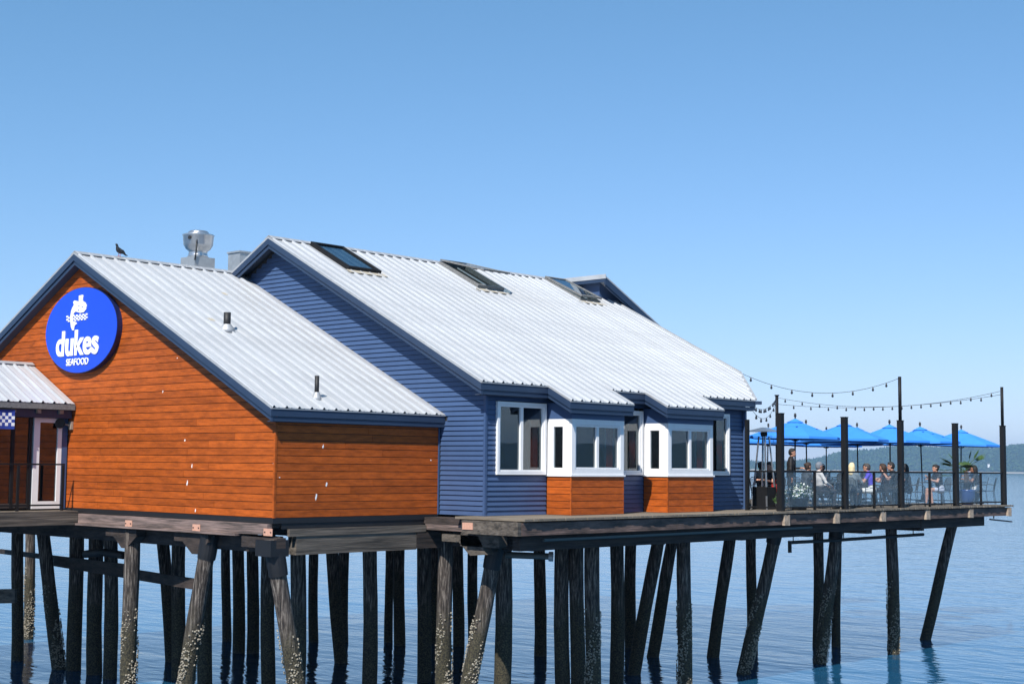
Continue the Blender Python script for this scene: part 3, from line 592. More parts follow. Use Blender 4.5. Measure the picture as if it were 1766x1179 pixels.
def text(name, s, x0, x1, z0, z1, parent, bold=.0, slant=0.):
    cu = bpy.data.curves.new(name, 'FONT'); cu.body = s; cu.offset = bold; cu.extrude = .01; cu.resolution_u = 4
    t = bpy.data.objects.new('tmp_text', cu); COL.objects.link(t); bpy.context.view_layer.update()
    me = bpy.data.meshes.new_from_object(t.evaluated_get(bpy.context.evaluated_depsgraph_get())); bpy.data.objects.remove(t)
    co = np.empty(len(me.vertices)*3); me.vertices.foreach_get('co', co); co = co.reshape(-1, 3); mn, mxx = co.min(0), co.max(0)
    nx = (co[:, 0]-mn[0])/(mxx[0]-mn[0]); nzv = (co[:, 1]-mn[1])/(mxx[1]-mn[1])
    out = np.stack([x0+(x1-x0)*nx-sc[0], SY-.010-co[:, 2]*.9, z0+(z1-z0)*nzv-sc[2]], 1)
    me.vertices.foreach_set('co', out.ravel()); me.materials.clear(); me.materials.append(M['sign_white']); me.update()
    return link(name, me, parent)
tl, tr_, tb = ony(97.5, 600, SY), ony(170.5, 600, SY), ony(134, 612.5, SY)
text('lettering', 'dukes', tl[0], tr_[0], ony(134, 613, SY)[2], ony(134, 568.5, SY)[2], sg, .028)
text('small_lettering', 'SEAFOOD', ony(115, 625, SY)[0], ony(153, 622, SY)[0], ony(134, 629.5, SY)[2], ony(134, 617.5, SY)[2], sg, .012)
# ------------------------------------------------------------------ entrance porch (left)
po = thing('entrance_porch', 'small entrance porch with a ribbed metal roof and white framed glass door', 'porch', (-9.5, -2, 0))
PXR, PZR, PXE, PSL = -10.2, 3.61, -8.05, .49
b = MB(); slope_core(b, PXR, PZR, PSL, PXE, -5.2, -.02); slope_core(b, PXR, PZR, PSL, PXR-2.15, -5.2, -.02); prf = b.build('roof', 'soffit', po)
v_, f_ = panel_mesh('p', PXR+.02, PZR, PSL, PXE+.03, PXE+.03, .30); me = MB().add(v_, f_).mesh('porch_roof_panel', 'roof')
v_, f_ = panel_mesh('p', PXR-.02, PZR, PSL, PXR-2.2, PXR-2.2, .30); me2 = MB().add(v_, f_).mesh('porch_roof_panel', 'roof')
for k in range(17):
    for m_ in (me, me2): o = link('roof_panel', m_, prf); o.location = (-po.location[0], -5.13+k*.30-po.location[1], 0)
ridge_cap(prf, PXR, PZR, PSL, -5.2, -.03, .14)
pe = PZR-(PXE-PXR)*PSL
MB().box(PXE-.06, PXE+.05, -5.2, -.03, pe-.16, pe-.03).build('gutter', 'curb', po)
MB().box(PXE-.30, PXE-.10, -5.2, -.03, pe-.36, pe-.16).build('eave_beam', 'navy', po)
for y in (-.35, -.95, -1.6, -2.2): MB().box(PXE-.35, PXE-.02, y-.05, y+.05, pe-.26, pe-.17).build('rafter_tail', 'block', po)
VX = -8.33
b = MB(); b.box(-12, VX-.10, -5, -.03, -.04, .0); b.box(-12, VX-.1, -5, -.03, 2.28, 2.5); b.box(-12, -11.9, -5, -.03, 0, 2.28); b.build('vestibule_shell', 'interior', po)
MB().box(VX-.12, VX, -.16, -.025, -.03, 2.3).build('corner_post', 'blue', po)
MB().box(VX-.1, VX-.02, -5, -.17, 2.2, 2.32).build('door_head', 'navy', po)
d = MB(); d.box(VX-.09, VX-.01, -.92, -.76, -.02, 2.19); d.box(VX-.09, VX-.01, -.28, -.17, -.02, 2.19); d.box(VX-.09, VX-.01, -.76, -.28, -.02, .16); d.box(VX-.09, VX-.01, -.76, -.28, 2.08, 2.19)
d = d.build('door', 'white', po); MB().box(VX-.05, VX-.04, -.765, -.275, .155, 2.085).build('pane', 'pane', d)
for y in (-1.0, -1.45, -2.2, -3.2, -4.4): MB().box(VX-.10, VX-.02, y-.04, y+.04, -.02, 2.2).build('mullion', 'blackm', po)
for a, c in ((-1.41, -1.04), (-2.16, -1.49), (-3.16, -2.24), (-4.36, -3.24)):
    MB().box(VX-.062, VX-.052, a, c, .12, 2.18).build('pane', 'pane', po)
    MB().box(VX-.09, VX-.03, a, c, .0, .11).build('door_rail', 'timber_dark', po)
fl = thing('chequered_banner', 'blue and white chequered banner hanging under the porch eave', 'banner', (-8.0, -1.62, 2.36))
b = MB(); ny, nzq = 12, 6; sz = .078
for i in range(ny):
    for j in range(nzq):
        y0 = -i*sz; z0 = -.005-j*sz; mi = 1 if (j in (0, nzq-1)) else (i+j) % 2
        x = lambda yy: .02*math.sin(yy*7)
        b.add([(x(y0), y0, z0), (x(y0-sz), y0-sz, z0), (x(y0-sz), y0-sz, z0-sz), (x(y0), y0, z0-sz), (x(y0)-.006, y0, z0), (x(y0-sz)-.006, y0-sz, z0), (x(y0-sz)-.006, y0-sz, z0-sz), (x(y0)-.006, y0, z0-sz)], [(0, 1, 2, 3), (7, 6, 5, 4), (0, 4, 5, 1), (2, 6, 7, 3), (1, 5, 6, 2), (3, 7, 4, 0)], mi)
M['flag_blue'] = solid('banner_blue', (.02, .05, .30)); M['flag_white'] = solid('banner_white', (.8, .8, .8))
b.build('cloth', ['flag_white', 'flag_blue'], fl, world=False)
b = MB(); b.tube([(0, .04, .0), (0, -ny*sz-.04, .0)], .013, 8); b.build('rod', 'blackm', fl, world=False)
b = MB(); b.tube([(0, -.1, 0), (0, -.1, .07)], .004, 6); b.tube([(0, -.8, 0), (0, -.8, .07)], .004, 6); b.build('cord', 'blackm', fl, world=False)
fl2 = thing('wall_floodlight', 'small round floodlight on a bracket where porch meets timber gable', 'light', (-8.16, -.01, 2.02))
b = MB(); b.box(-.06, .06, -.06, .0, -.10, .10); b.tube([(0, -.05, 0), (-.04, -.14, .02), (-.1, -.2, .03)], .022, 8); b.build('bracket', 'block', fl2, world=False)
b = MB(); b.lathe([(0, -.06), (.07, -.06), (.12, .02), (.125, .06), (.11, .05), (0, .04)], n=20); o = b.build('lamp_head', 'timber_dark', fl2, True, False); o.location = (-.12, -.24, .04); o.rotation_euler = (math.radians(80), 0, math.radians(40))
pr_ = thing('porch_railing', 'black metal railing along the porch deck left of the timber gable', 'railing', (-7.85, -2, -.06))
b = MB(); b.box(-7.88, -7.84, -6, -.34, 1.04, 1.08); b.build('top_rail', 'blackm', pr_)
b = MB(); b.box(-7.88, -7.84, -6, -.42, .06, .10); b.build('bottom_rail', 'blackm', pr_)
for y in (-.38, -1.55, -3.1, -4.7): MB().box(-7.885, -7.835, y-.03, y+.03, -.055, 1.035).build('post', 'blackm', pr_)
# ------------------------------------------------------------------ pier
pier = thing('pier', 'long timber pier on tall leaning piles carrying the restaurant above the water', 'pier', (0, 10, WZ))
MB().box(-17, -.03, -.03, 4.29, -.20, -.055).build('deck_slab', 'timber_dark', pier); MB().box(-17, 3.05, 4.292, 28.0, -.20, -.055).build('deck_slab', 'timber_dark', pier)
MB().box(-17, -7.6, -7, -.12, -.20, -.06).build('porch_deck', 'deck', pier)
DW = .1475; m1 = MB().box(-.0, 2.12, 0, DW-.012, -.05, 0).mesh('deck_board', 'deck'); m2 = MB().box(-9.3, 0, 0, DW-.012, -.05, 0).mesh('deck_board', 'deck'); o0 = np.array([0, 10, WZ])
k = 0; y = 4.12
while y < 28.05:
    ex = random.uniform(-.012, .012)
    if y < 15.2: o = link('deck_board', m1, pier); o.location = (1.20+ex, y-10, -WZ-.002)
    else: o = link('deck_board', m2, pier); o.location = (3.32+ex, y-10, -WZ-.002)
    y += DW
def timber(name, x0, x1, y0, y1, z0, z1, m='timber_dark'): return MB().box(x0, x1, y0, y1, z0, z1).build(name, m, pier)
ys = [4.1, 9.6, 14.4, 17.7, 21.0, 24.5, 28.1]
for a, c in zip(ys[:-1], ys[1:]): timber('edge_beam', 3.10, 3.25, a+.004, c-.004, -.35+random.uniform(-.008, .008), -.085, 'edge_timber')
timber('edge_joist', 2.98, 3.09, 4.12, 28.0, -.13, -.056, 'timber_dark')
timber('beam_end', 1.55, 3.245, 3.98, 4.095, -.36, -.07, 'timber_grey'); timber('side_beam', .05, 1.545, 4.30, 4.42, -.34, -.06, 'timber_greyx')
timber('stringer', 2.80, 3.02, 4.3, 15.9, -.70, -.37); timber('stringer', 2.78, 3.0, 15.91, 22.3, -.62, -.36); timber('stringer', 2.80, 3.02, 22.31, 26.6, -.66, -.36)
b = MB(); b.tube([(3.16, 4.9, -.47), (3.17, 8, -.465), (3.16, 12, -.46), (3.17, 15.8, -.455)], .035, 10); tag(b.build('conduit', 'conduit'), 'long grey green conduit slung under the deck edge beside the hall', 'pipe')
for x in (1353, 1440, 1520, 1597, 1672, 1738):
    yy = min(onx(x, 890, 3.26)[1], 28.02)
    q = MB(); q.hexa([(3.251, yy-.10, -.36), (3.33, yy-.10, -.36), (3.33, yy+.10, -.36), (3.251, yy+.10, -.36), (3.251, yy-.05, -.075), (3.30, yy-.05, -.075), (3.30, yy+.08, -.075), (3.251, yy+.08, -.075)]); q.box(3.251, 3.31, yy+.105, yy+.19, -.37, -.09); q.build('bracket_block', 'block', pier)
# under the wing
timber('rim_beam', -7.5, .0, -.16, -.04, -.345, -.12, 'timber_greyx'); timber('ledge_board', -7.6, -1.0, -.24, -.01, -.395, -.35, 'timber_greyx')
for x in (222, 339, 463):
    X = ony(x, 903, -.165)[0]; q = MB(); q.box(X-.14 if x != 463 else X-.15, X+.14, -.175, -.161, -.36, -.21); q = q.build('steel_plate', 'plate', pier)
    for s in (-.1, .1): MB().box(X+s-.012, X+s+.012, -.19, -.176, -.295, -.27).build('bolt', 'rubber', q)
for Yp in (4.02,): pass
q = MB(); X = 1.75; q.box(X-.16, X+.16, 3.962, 3.978, -.27, -.12); q.build('steel_plate', 'plate', pier)
timber('side_stringer', .02, .10, .35, 4.28, -.39, -.235, 'timber_grey'); timber('skirt_board', .0, .012, .2, 4.28, -.234, -.118, 'black_flash')
timber('cap_beam', -.20, .08, .55, 4.0, -.78, -.395, 'timber_grey'); timber('cap_beam', -.22, .09, 4.01, 5.6, -.76, -.40)
timber('corner_block', -.9, .30, -.14, .10, -.62, -.40); timber('corner_block', 1.2, 2.4, 4.3, 4.55, -.66, -.38, 'timber_grey')
for y in (.3, 5.2, 9.6, 13.2, 16.4, 19.6, 22.8): timber('cap_beam', -16.8 if y < 15 else -6, -.25 if y < 5 else 2.77, y-.16, y+.16, -.74, -.40)
for x in np.arange(-15.5, -.5, 1.3): timber('joist', x-.07, x+.07, -.03, 28 if x > -6 else 16.5, -.39, -.205)
for x in (.9, 2.2): timber('joist', x-.07, x+.07, 4.6, 28, -.39, -.205)
for X in (ony(205, 925, .0)[0], ony(325, 925, .0)[0]):   # corbel blocks over the front piles
    q = MB(); q.prism([(X-.35, 0, -.42), (X+.95, 0, -.42), (X+.95, 0, -.58), (X+.55, 0, -.86), (X+.35, 0, -.86), (X-.02, 0, -.60), (X-.35, 0, -.60)], (0, -.14, 0), (0, .12, 0)); q.build('corbel', 'timber_dark', pier)
q = MB(); q.prism([(.6, 4.3, -.42), (1.75, 4.3, -.42), (2.0, 4.3, -.82), (1.5, 4.3, -.86), (1.15, 4.3, -.58), (.6, 4.3, -.58)], (0, .0, 0), (0, .25, 0)); q.build('corbel', 'timber_grey', pier)
timber('porch_beam', -7.66, -7.46, -6, -.17, -.39, -.06, 'timber_grey')
# piles ---------------------------------------------------------------
PR = .185
# (x at y=950, x at y=1179, px width or ('X'/'Y', plane), sleeve, barnacles)
piles = [(31, 28, 20, 0, 0), (51, 50, 17, 0, 1), (77, 106, 23, 0, 1), (131, 128, 25, 0, 0), (165, 163, 26, 0, 0), (191, 190, 24, 0, 0),
 (227, 222, ('Y', .02), 0, 1), (282, 300, 22, 0, 0), (309, 306, 24, 0, 0), (358, 320, ('Y', .02), 1, 1), (356, 353, 25, 0, 0),
 (390, 390, 16, 0, 0), (411, 411, 21, 0, 0), (436, 435, 21, 0, 0), (463, 462, 25, 0, 0), (474, 509, ('Y', -.02), 2, 1), (514, 513, 28, 0, 0), (541, 541, 17, 0, 0),
 (573, 590, 22, 0, 0), (593, 591, 19, 0, 0), (638, 637, 26, 0, 0), (671, 671, 15, 0, 0), (689, 688, 20, 0, 0), (732, 730, 24, 0, 0), (750, 750, 16, 0, 0),
 (767, 766, ('X', .0), 0, 1), (790, 790, 20, 0, 0), (816, 815, 18, 0, 0), (853, 808, ('X', 1.5), 2, 1), (868, 867, 30, 0, 0),
 (931, 931, 21, 0, 0), (969, 970, 26, 0, 0), (995, 996, 26, 0, 0), (1022, 1022, ('X', 1.8), 0, 1), (1064, 1064, 24, 0, 0), (1088, 1086, 20, 0, 0), (1131, 1091, 23, 0, 0),
 (1157, 1116, 21, 0, 0), (1180, 1180, ('X', 1.8), 0, 1), (1255, 1224, 21, 0, 0), (1296, 1297, 18, 0, 0), (1330, 1279, ('X', 1.75), 1, 1), (1411, 1411, 18, 0, 0), (1438, 1411, ('X', 1.8), 1, 1), (1443, 1443, 15, 0, 0), (1538, 1543, ('X', 1.8), 0, 1), (1632, 1576, ('X', 1.2), 0, 0)]
def pile(xt, xb, w, sleeve, barn):
    if isinstance(w, tuple):
        f = onx if w[0] == 'X' else ony; p = f(xt, 950, w[1]); dep = AX[2]@(p-CAM)
    else:
        dep = min(2*PR*FPX/w, 47)
        while atd(xt, 950, dep)[0] < -15 and not barn: dep *= .98
        if not barn:      # unlit piles stand well inside the pier's footprint
            for _ in range(60):
                m_ = atd((xt+xb)/2, 1064, dep); X, Y = m_[0]+1.15, m_[1]-2.35
                if (X < -.05 and Y > 0) or (X < 3.0 and Y > 4.2): break
                dep *= 1.02
    prr = PR if isinstance(w, tuple) else min(w*dep/FPX/2, .27)
    a, c = atd(xt, 950, dep), atd(xb, 1179, dep); u = (a-c)/(a[2]-c[2])
    top = a+u*(-.42-a[2]); bot = a+u*(WZ-1.6-a[2])
    pts = []; rad = []; ph = random.random()*6
    for k in range(11):
        t = k/10; p = top+(bot-top)*t+np.array([.018*math.sin(ph+t*7), .018*math.cos(ph+t*5), 0]); pts.append(p); rad.append(prr*(.95+.10*t)*random.uniform(.97, 1.03))
    b = MB(); b.tube(pts, rad, 14); o = b.build('pile', 'pile', pier, smooth=True)
    d = (bot-top)/np.linalg.norm(bot-top)
    if sleeve:
        L_ = .78 if sleeve == 2 else .55
        q = MB(); q.tube([top+d*.02, top+d*L_*.8, top+d*L_], [prr*1.13, prr*1.10, prr*1.06], 18); q.build('steel_sleeve', 'black_flash', o, smooth=False)
        if sleeve == 2: q = MB(); q.box(top[0]-.30, top[0]+.22, top[1]-.22, top[1]-.18, top[2]-.36, top[2]-.02); q.box(top[0]+.18, top[0]+.22, top[1]-.18, top[1]+.25, top[2]-.36, top[2]-.02); q.build('steel_bracket', 'black_flash', o)
    if barn:
        q = MB(); s1 = np.cross(d, (0, 1, 0)); s1 /= np.linalg.norm(s1); s2 = np.cross(d, s1)
        for _ in range(1100):
            zz = -2.25-2.3*random.random()**.75; t = (zz-top[2])/(bot[2]-top[2]); th = random.uniform(0, 6.283); nrm = s1*math.cos(th)+s2*math.sin(th)
            if math.sin(th*2.3+zz*3.1+ph) < .25+.45*(zz+2.25): continue
            c0 = top+(bot-top)*t+nrm*prr*1.0; r = random.uniform(.009, .030); t1 = np.cross(nrm, d); t1 /= np.linalg.norm(t1); t2 = np.cross(nrm, t1)
            base = [c0+(t1*math.cos(k)+t2*math.sin(k))*r for k in (0, 1.26, 2.51, 3.77, 5.03)]; tip = [c0+nrm*r*1.1+(t1*math.cos(k)+t2*math.sin(k))*r*.45 for k in (0, 1.26, 2.51, 3.77, 5.03)]
            q.add(base+tip, [(0, 1, 6, 5), (1, 2, 7, 6), (2, 3, 8, 7), (3, 4, 9, 8), (4, 0, 5, 9), (5, 6, 7, 8, 9)])
        if q.v: stuff(q.build('barnacles', 'barn', o))
for p in piles: pile(*p)
def brace(p, q, w=.10, h=.24, m='timber_dark'): b = MB(); b.beam(p, q, w, h); return b.build('brace', m, pier)
brace(atd(95, 968, 41), atd(345, 1008, 33)); brace(atd(0, 950, 45), atd(225, 978, 36), .08, .14)
b = MB(); b.tube([atd(147, 955, 37.5), atd(180, 952, 37), atd(213, 957, 36.5)], .10, 12); tag(b.build('lagged_pipe', 'rubber', smooth=True), 'short black lagged pipe slung under the wing between front piles', 'pipe')
b = MB(); a = onx(872, 956, 1.4); c = onx(948, 959, 2.2); b.tube([a, (a+c)/2, c], .075, 12); b.tube([c-(c-a)*.02, c+(c-a)*.08], .11, 12, 1)
tag(b.build('outfall_pipe', ['conduit', 'galv']), 'stub of grey outfall pipe with a pale flange poking out below the deck corner', 'pipe')
hg = thing('hanging_pipe_run', 'black pipe run hanging below the patio deck between two piles', 'pipe', (2.2, 18, -1))
b = MB(); p1, p2, p3 = onx(1362, 935, 2.2), onx(1440, 931, 2.2), onx(1592, 921, 2.2); b.tube([p1, p2, p3], .05, 10); b.build('pipe', 'rubber', hg)
b = MB(); b.tube([p1+(0, 0, .05), p1-(0, 0, .28)], [.055, .055], 10); b.build('drop_leg', 'rubber', hg)
for px in (1368, 1455, 1530, 1575): q = onx(px, 934-(px-1362)*.06, 2.2); b = MB(); b.tube([q, (q[0], q[1], -.36)], .014, 6); b.build('hanger', 'rubber', hg)
b = MB(); q1, q2 = onx(1707, 895, 2.6), onx(1745, 899, 2.6); b.tube([q1, (q1+q2)/2, q2], .025, 8); b.tube([q1+(0, .3, .02), q1+(0, .3, .25)], .02, 6); tag(b.build('drain_stub', 'rubber'), 'thin drain stub sticking out under the far deck end', 'pipe')
b = MB(); a, c = atd(-40, 1028, 36), atd(27, 1027, 36); b.beam(a, c, .14, .34); q = tag(b.build('floating_timber', 'timber_grey'), 'pale weathered timber end entering the picture at the left among the piles', 'timber')
# ------------------------------------------------------------------ patio: posts, railing, lights
PX = 3.06
posts = [(14.45, 2.59, 0), (17.76, 2.59, 0), (21.0, 2.59, 3.92), (24.55, 2.60, 0), (28.0, 2.62, 3.93)]
names = ['thick black patio post beside the dining hall corner', 'thick black patio post second from the hall', 'tall stepped black post at the middle of the patio railing', 'thick black patio post behind the potted palm', 'tall stepped black post at the far end of the patio']
for (y, h, tall), lab in zip(posts, names):
    q = thing('patio_post', lab, 'post', (PX, y, 0), 0, 'posts along the patio edge')
    MB().box(-.075, .075, -.075, .075, 0, h).build('post_shaft', 'blackm', q, world=False); MB().box(-.085, .085, -.085, .085, h, h+.02).build('post_cap', 'blackm', q, world=False)
    if tall: b = MB(); b.tube([(0, 0, h+.02), (0, 0, tall)], .05, 12); b.build('pole', 'blackm', q, True, False)
q = thing('patio_post', 'slim tall black pole at the back corner of the patio behind the umbrellas', 'post', (-5.8, 28.0, 0), 0, 'posts along the patio edge')
b = MB(); b.tube([(0, 0, 0), (0, 0, 3.86)], .06, 12); b.build('post_shaft', 'blackm', q, True, False); MB().lathe([(.0, 3.862), (.09, 3.862), (.09, 3.9), (0, 3.9)], n=12).build('post_cap', 'blackm', q, world=False)
rl = thing('glass_railing', 'black framed clear glass railing around the edge of the patio deck', 'railing', (PX, 20, 0))
ry = [15.15+.0, 14.54, 16.15, 17.67, 17.85, 19.4, 20.91, 21.09, 22.8, 24.46, 24.64, 26.3, 27.91]
def rail_bay(a, c, axis='Y', f=PX, solidglass=True):
    def bx(u0, u1, w0, w1, z0, z1): return MB().box(f-w1, f-w0, u0, u1, z0, z1) if axis == 'Y' else MB().box(u0, u1, f-w1, f-w0, z0, z1)
    bx(a, c, -.025, .025, 1.03, 1.075).build('top_rail', 'blackm', rl); bx(a, c, -.02, .02, .07, .11).build('bottom_rail', 'blackm', rl)
    bx(a+.01, c-.01, -.006, .006, .111, 1.029).build('glass_panel', 'rail_glass', rl)
for a, c in ((14.54, 16.12), (16.18, 17.67), (17.85, 19.37), (19.43, 20.91), (21.09, 22.77), (22.83, 24.46), (24.64, 26.27), (26.33, 27.91)): rail_bay(a, c)
for y in (16.15, 19.4, 22.8, 26.3): MB().box(PX-.03, PX+.03, y-.03, y+.03, 0, 1.03).build('rail_post', 'blackm', rl)
for a, c in ((-5.7, -3.6), (-3.54, -1.4), (-1.34, .8), (.86, 2.97)): rail_bay(a, c, 'X', 28.0)
for x in (-3.57, -1.37, .83): MB().box(x-.03, x+.03, 27.97, 28.03, 0, 1.03).build('rail_post', 'blackm', rl)
# rail from hall corner to first post
MB().box(2.06, PX-.09, 14.43, 14.47, 1.03, 1.075).build('top_rail', 'blackm', rl); MB().box(2.06, PX-.09, 14.43, 14.47, .07, .11).build('bottom_rail', 'blackm', rl)
MB().box(1.96, 2.05, 14.40, 14.50, 0, 2.45).build('rail_post', 'blackm', rl)
def string_light(pts, lab, spacing=.62, sg_=.055):
    q = thing('string_light', lab, 'string lights', pts[0], 0, 'string lights over the patio')
    C_ = []
    for i in range(len(pts)-1):
        a, c = np.array(pts[i], float), np.array(pts[i+1], float); sag = sg_*np.linalg.norm(c-a)
        for k in range(24): t = k/24; C_.append(a+(c-a)*t-np.array([0, 0, sag*4*t*(1-t)]))
    C_.append(np.array(pts[-1], float)); b = MB(); b.tube(C_, .007, 5); b.build('cable', 'rubber', q)
    d = 0; nxt = spacing*.6
    for i in range(1, len(C_)):
        d += np.linalg.norm(C_[i]-C_[i-1])
        if d > nxt:
            nxt += spacing; p = C_[i]; b = MB(); b.lathe([(.012, 0), (.02, -.01), (.022, -.05), (.034, -.075), (.036, -.10), (.02, -.125), (0, -.13)], tuple(p), n=8); b.build('bulb', 'bulb', q, True)
E1 = np.array([-.2, 17.2, 4.0]); E2 = np.array([1.5, 15.5, 3.05]); E3 = np.array([1.6, 15.3, 2.75])
TP = np.array([PX, 21.0, 3.88]); TE = np.array([PX, 28.0, 3.80]); TB = np.array([-5.8, 28, 3.80])
string_light([E1, TP], 'string of dark bulbs rising from the roof edge to the tall middle post', .62, .11)
string_light([E1-(0, 0, .35), TB, TE], 'string of dark bulbs sagging past the back pole to the far end post', .75, .05)
string_light([TB-(0, 0, .25), TE-(0, 0, .12)], 'lower string of dark bulbs from the back pole to the far end post', .75, .03)
string_light([E3, TB-(0, 0, .1)], 'short looking string of dark bulbs climbing from the hall corner to the back pole', 2.6, .03)
# umbrellas -------------------------------------------------------------
def make_umbrella():
    r = thing('patio_umbrella', '', 'umbrella'); n = 8; R, ht = 1.42, .62; H = 2.72
    b = MB(); rings = 6; vs = []; fs = []
    for k in range(rings+1):
        t = .13+.87*k/rings
        for i in range(n*4):
            a = 2*math.pi*i/(n*4); s = abs(((i/4) % 1)-.5)*2     # 1 at a rib, 0 midway
            th_ = ((i/4) % 1-.5)*2*math.pi/n; rr = R*t*math.cos(math.pi/n)/math.cos(th_); zz = H-.10-(ht-.10)*(t**1.05)
            vs.append((rr*math.cos(a), rr*math.sin(a), zz))
    m = n*4; fs = [(k*m+i, k*m+(i+1) % m, (k+1)*m+(i+1) % m, (k+1)*m+i) for k in range(rings) for i in range(m)]
    o = len(vs); 
    for i in range(m): x, y, z = vs[rings*m+i]; vs.append((x*1.004, y*1.004, z-.07))   # short valance
    fs += [(rings*m+i, rings*m+(i+1) % m, o+(i+1) % m, o+i) for i in range(m)]
    b.add(vs, fs); b.build('canopy', 'umb', r, world=False)
    b = MB(); vs = []
    for k, (t, z) in enumerate(((0.015, H-.055), (.10, H-.115), (.19, H-.172))):
        for i in range(m): a = 2*math.pi*i/m; vs.append((R*t*math.cos(a), R*t*math.sin(a), z))
    b.add(vs, [(k*m+i, k*m+(i+1) % m, (k+1)*m+(i+1) % m, (k+1)*m+i) for k in range(2) for i in range(m)]); b.build('vent_cap', 'umb', r, world=False)
    b = MB(); b.tube([(0, 0, .05), (0, 0, H)], .024, 10); b.build('pole', 'wood_pole', r, True, False)
    b = MB(); b.lathe([(.03, H), (.045, H+.03), (.03, H+.06), (.04, H+.09), (0, H+.12)], n=12); b.build('finial', 'wood_pole', r, True, False)
    b = MB(); b.lathe([(.27, 0), (.27, .05), (.08, .08), (.04, .28)], n=20); b.build('base', 'blackm', r, True, False)
    for i in range(n):
        a = 2*math.pi*i/n; e = np.array([math.cos(a), math.sin(a), 0]); b = MB(); pts = [e*R*t+np.array([0, 0, H-.125-(ht-.10)*(t**1.12)]) for t in (.03, .3, .6, .85, .99)]
        b.tube(pts, .009, 5); b.beam(e*.05+np.array([0, 0, H-.75]), e*R*.5+np.array([0, 0, H-.13-(ht-.1)*(.5**1.12)]), .012, .016); b.build('rib', 'wood_pole', r, world=False)
    return r
um = [((1370, 714), 'blue umbrella nearest the dining hall, behind the first thick post'), ((1456, 721), 'blue umbrella directly behind the second thick post'), ((1535, 725), 'blue umbrella just left of the tall middle post'), ((1590, 729), 'blue umbrella just right of the tall middle post'), ((1655, 734), 'blue umbrella at the far end over the potted palm'),
      ((1391, 725), 'blue umbrella in the back row peeping over the first front umbrella'), ((1479, 730), 'blue umbrella in the back row between second and third front umbrellas'), ((1322, 731), 'blue umbrella at the back beside the hall corner'), ((1424, 737), 'blue umbrella farthest back near the rear railing')]
proto = make_umbrella()
UPOS = []
for i, ((x, y), lab) in enumerate(um):
    o = proto if i == 0 else copy_tree(proto); p = onz(x, y, 2.80); o.location = (p[0], p[1], 0); o.rotation_euler = (random.uniform(-.025, .025), random.uniform(-.025, .025), random.random()); o['label'] = lab; o['group'] = 'blue patio umbrellas'; UPOS.append(p)
# furniture -------------------------------------------------------------
def make_chair():
    r = thing('patio_chair', '', 'chair')
    MB().hexa([(-.22, -.21, .43), (.22, -.21, .44), (.22, .21, .44), (-.22, .21, .43), (-.22, -.21, .45), (.22, -.21, .462), (.22, .21, .462), (-.22, .21, .45)]).build('seat', 'chair', r, world=False)
    b = MB()
    for k in range(9):       # woven back: slats between the two bent side rails
        y = -.18+k*.045; b.tube([(-.22, y, .50), (-.245, y, .65), (-.285, y, .86-.03*abs(k-4)/4)], .008, 5)
    b.tube([(-.22, -.20, .50), (-.22, .20, .50)], .01, 5); b.build('backrest', 'chair', r, world=False)
    b = MB(); b.tube([(-.20, -.21, .44), (-.235, -.215, .62), (-.275, -.20, .80), (-.295, -.12, .875), (-.30, 0, .89), (-.295, .12, .875), (-.275, .20, .80), (-.235, .215, .62), (-.20, .21, .44)], .012, 6); b.build('back_frame', 'chair', r, world=False)
    for sx, sy in ((1, 1), (1, -1), (-1, 1), (-1, -1)): b = MB(); b.tube([(.20*sx, .20*sy, .44), (.235*sx-.02, .22*sy, 0)], .011, 6); b.build('leg', 'chair', r, world=False)
    for s in (1, -1): b = MB(); b.tube([(-.24, .22*s, .64), (-.05, .25*s, .67), (.14, .25*s, .655), (.20, .23*s, .60), (.20, .21*s, .44)], .011, 6); b.build('armrest', 'chair', r, world=False)
    return r
def make_table():
    r = thing('patio_table', '', 'table')
    MB().lathe([(.0, .715), (.43, .715), (.45, .725), (.45, .74), (.43, .745), (0, .745)], n=28).build('table_top', 'tabletop', r, world=False)
    MB().lathe([(.035, .04), (.035, .714)], n=12).build('pedestal', 'blackm', r, True, False)
    for k in range(4): a = k*math.pi/2+.785; b = MB(); b.tube([(0, 0, .10), (.2*math.cos(a), .2*math.sin(a), .05), (.36*math.cos(a), .36*math.sin(a), .012)], .018, 6); b.build('foot', 'blackm', r, world=False)
    return r
chair0, table0 = make_chair(), make_table(); used = [False, False]
def place(kind, x, y, rz, lab, grp):
    i = 0 if kind == 'c' else 1; src = (chair0, table0)[i]
    o = copy_tree(src) if used[i] else src; used[i] = True
    o.location = (x, y, 0); o.rotation_euler.z = rz; o['label'] = lab; o['group'] = grp; return o
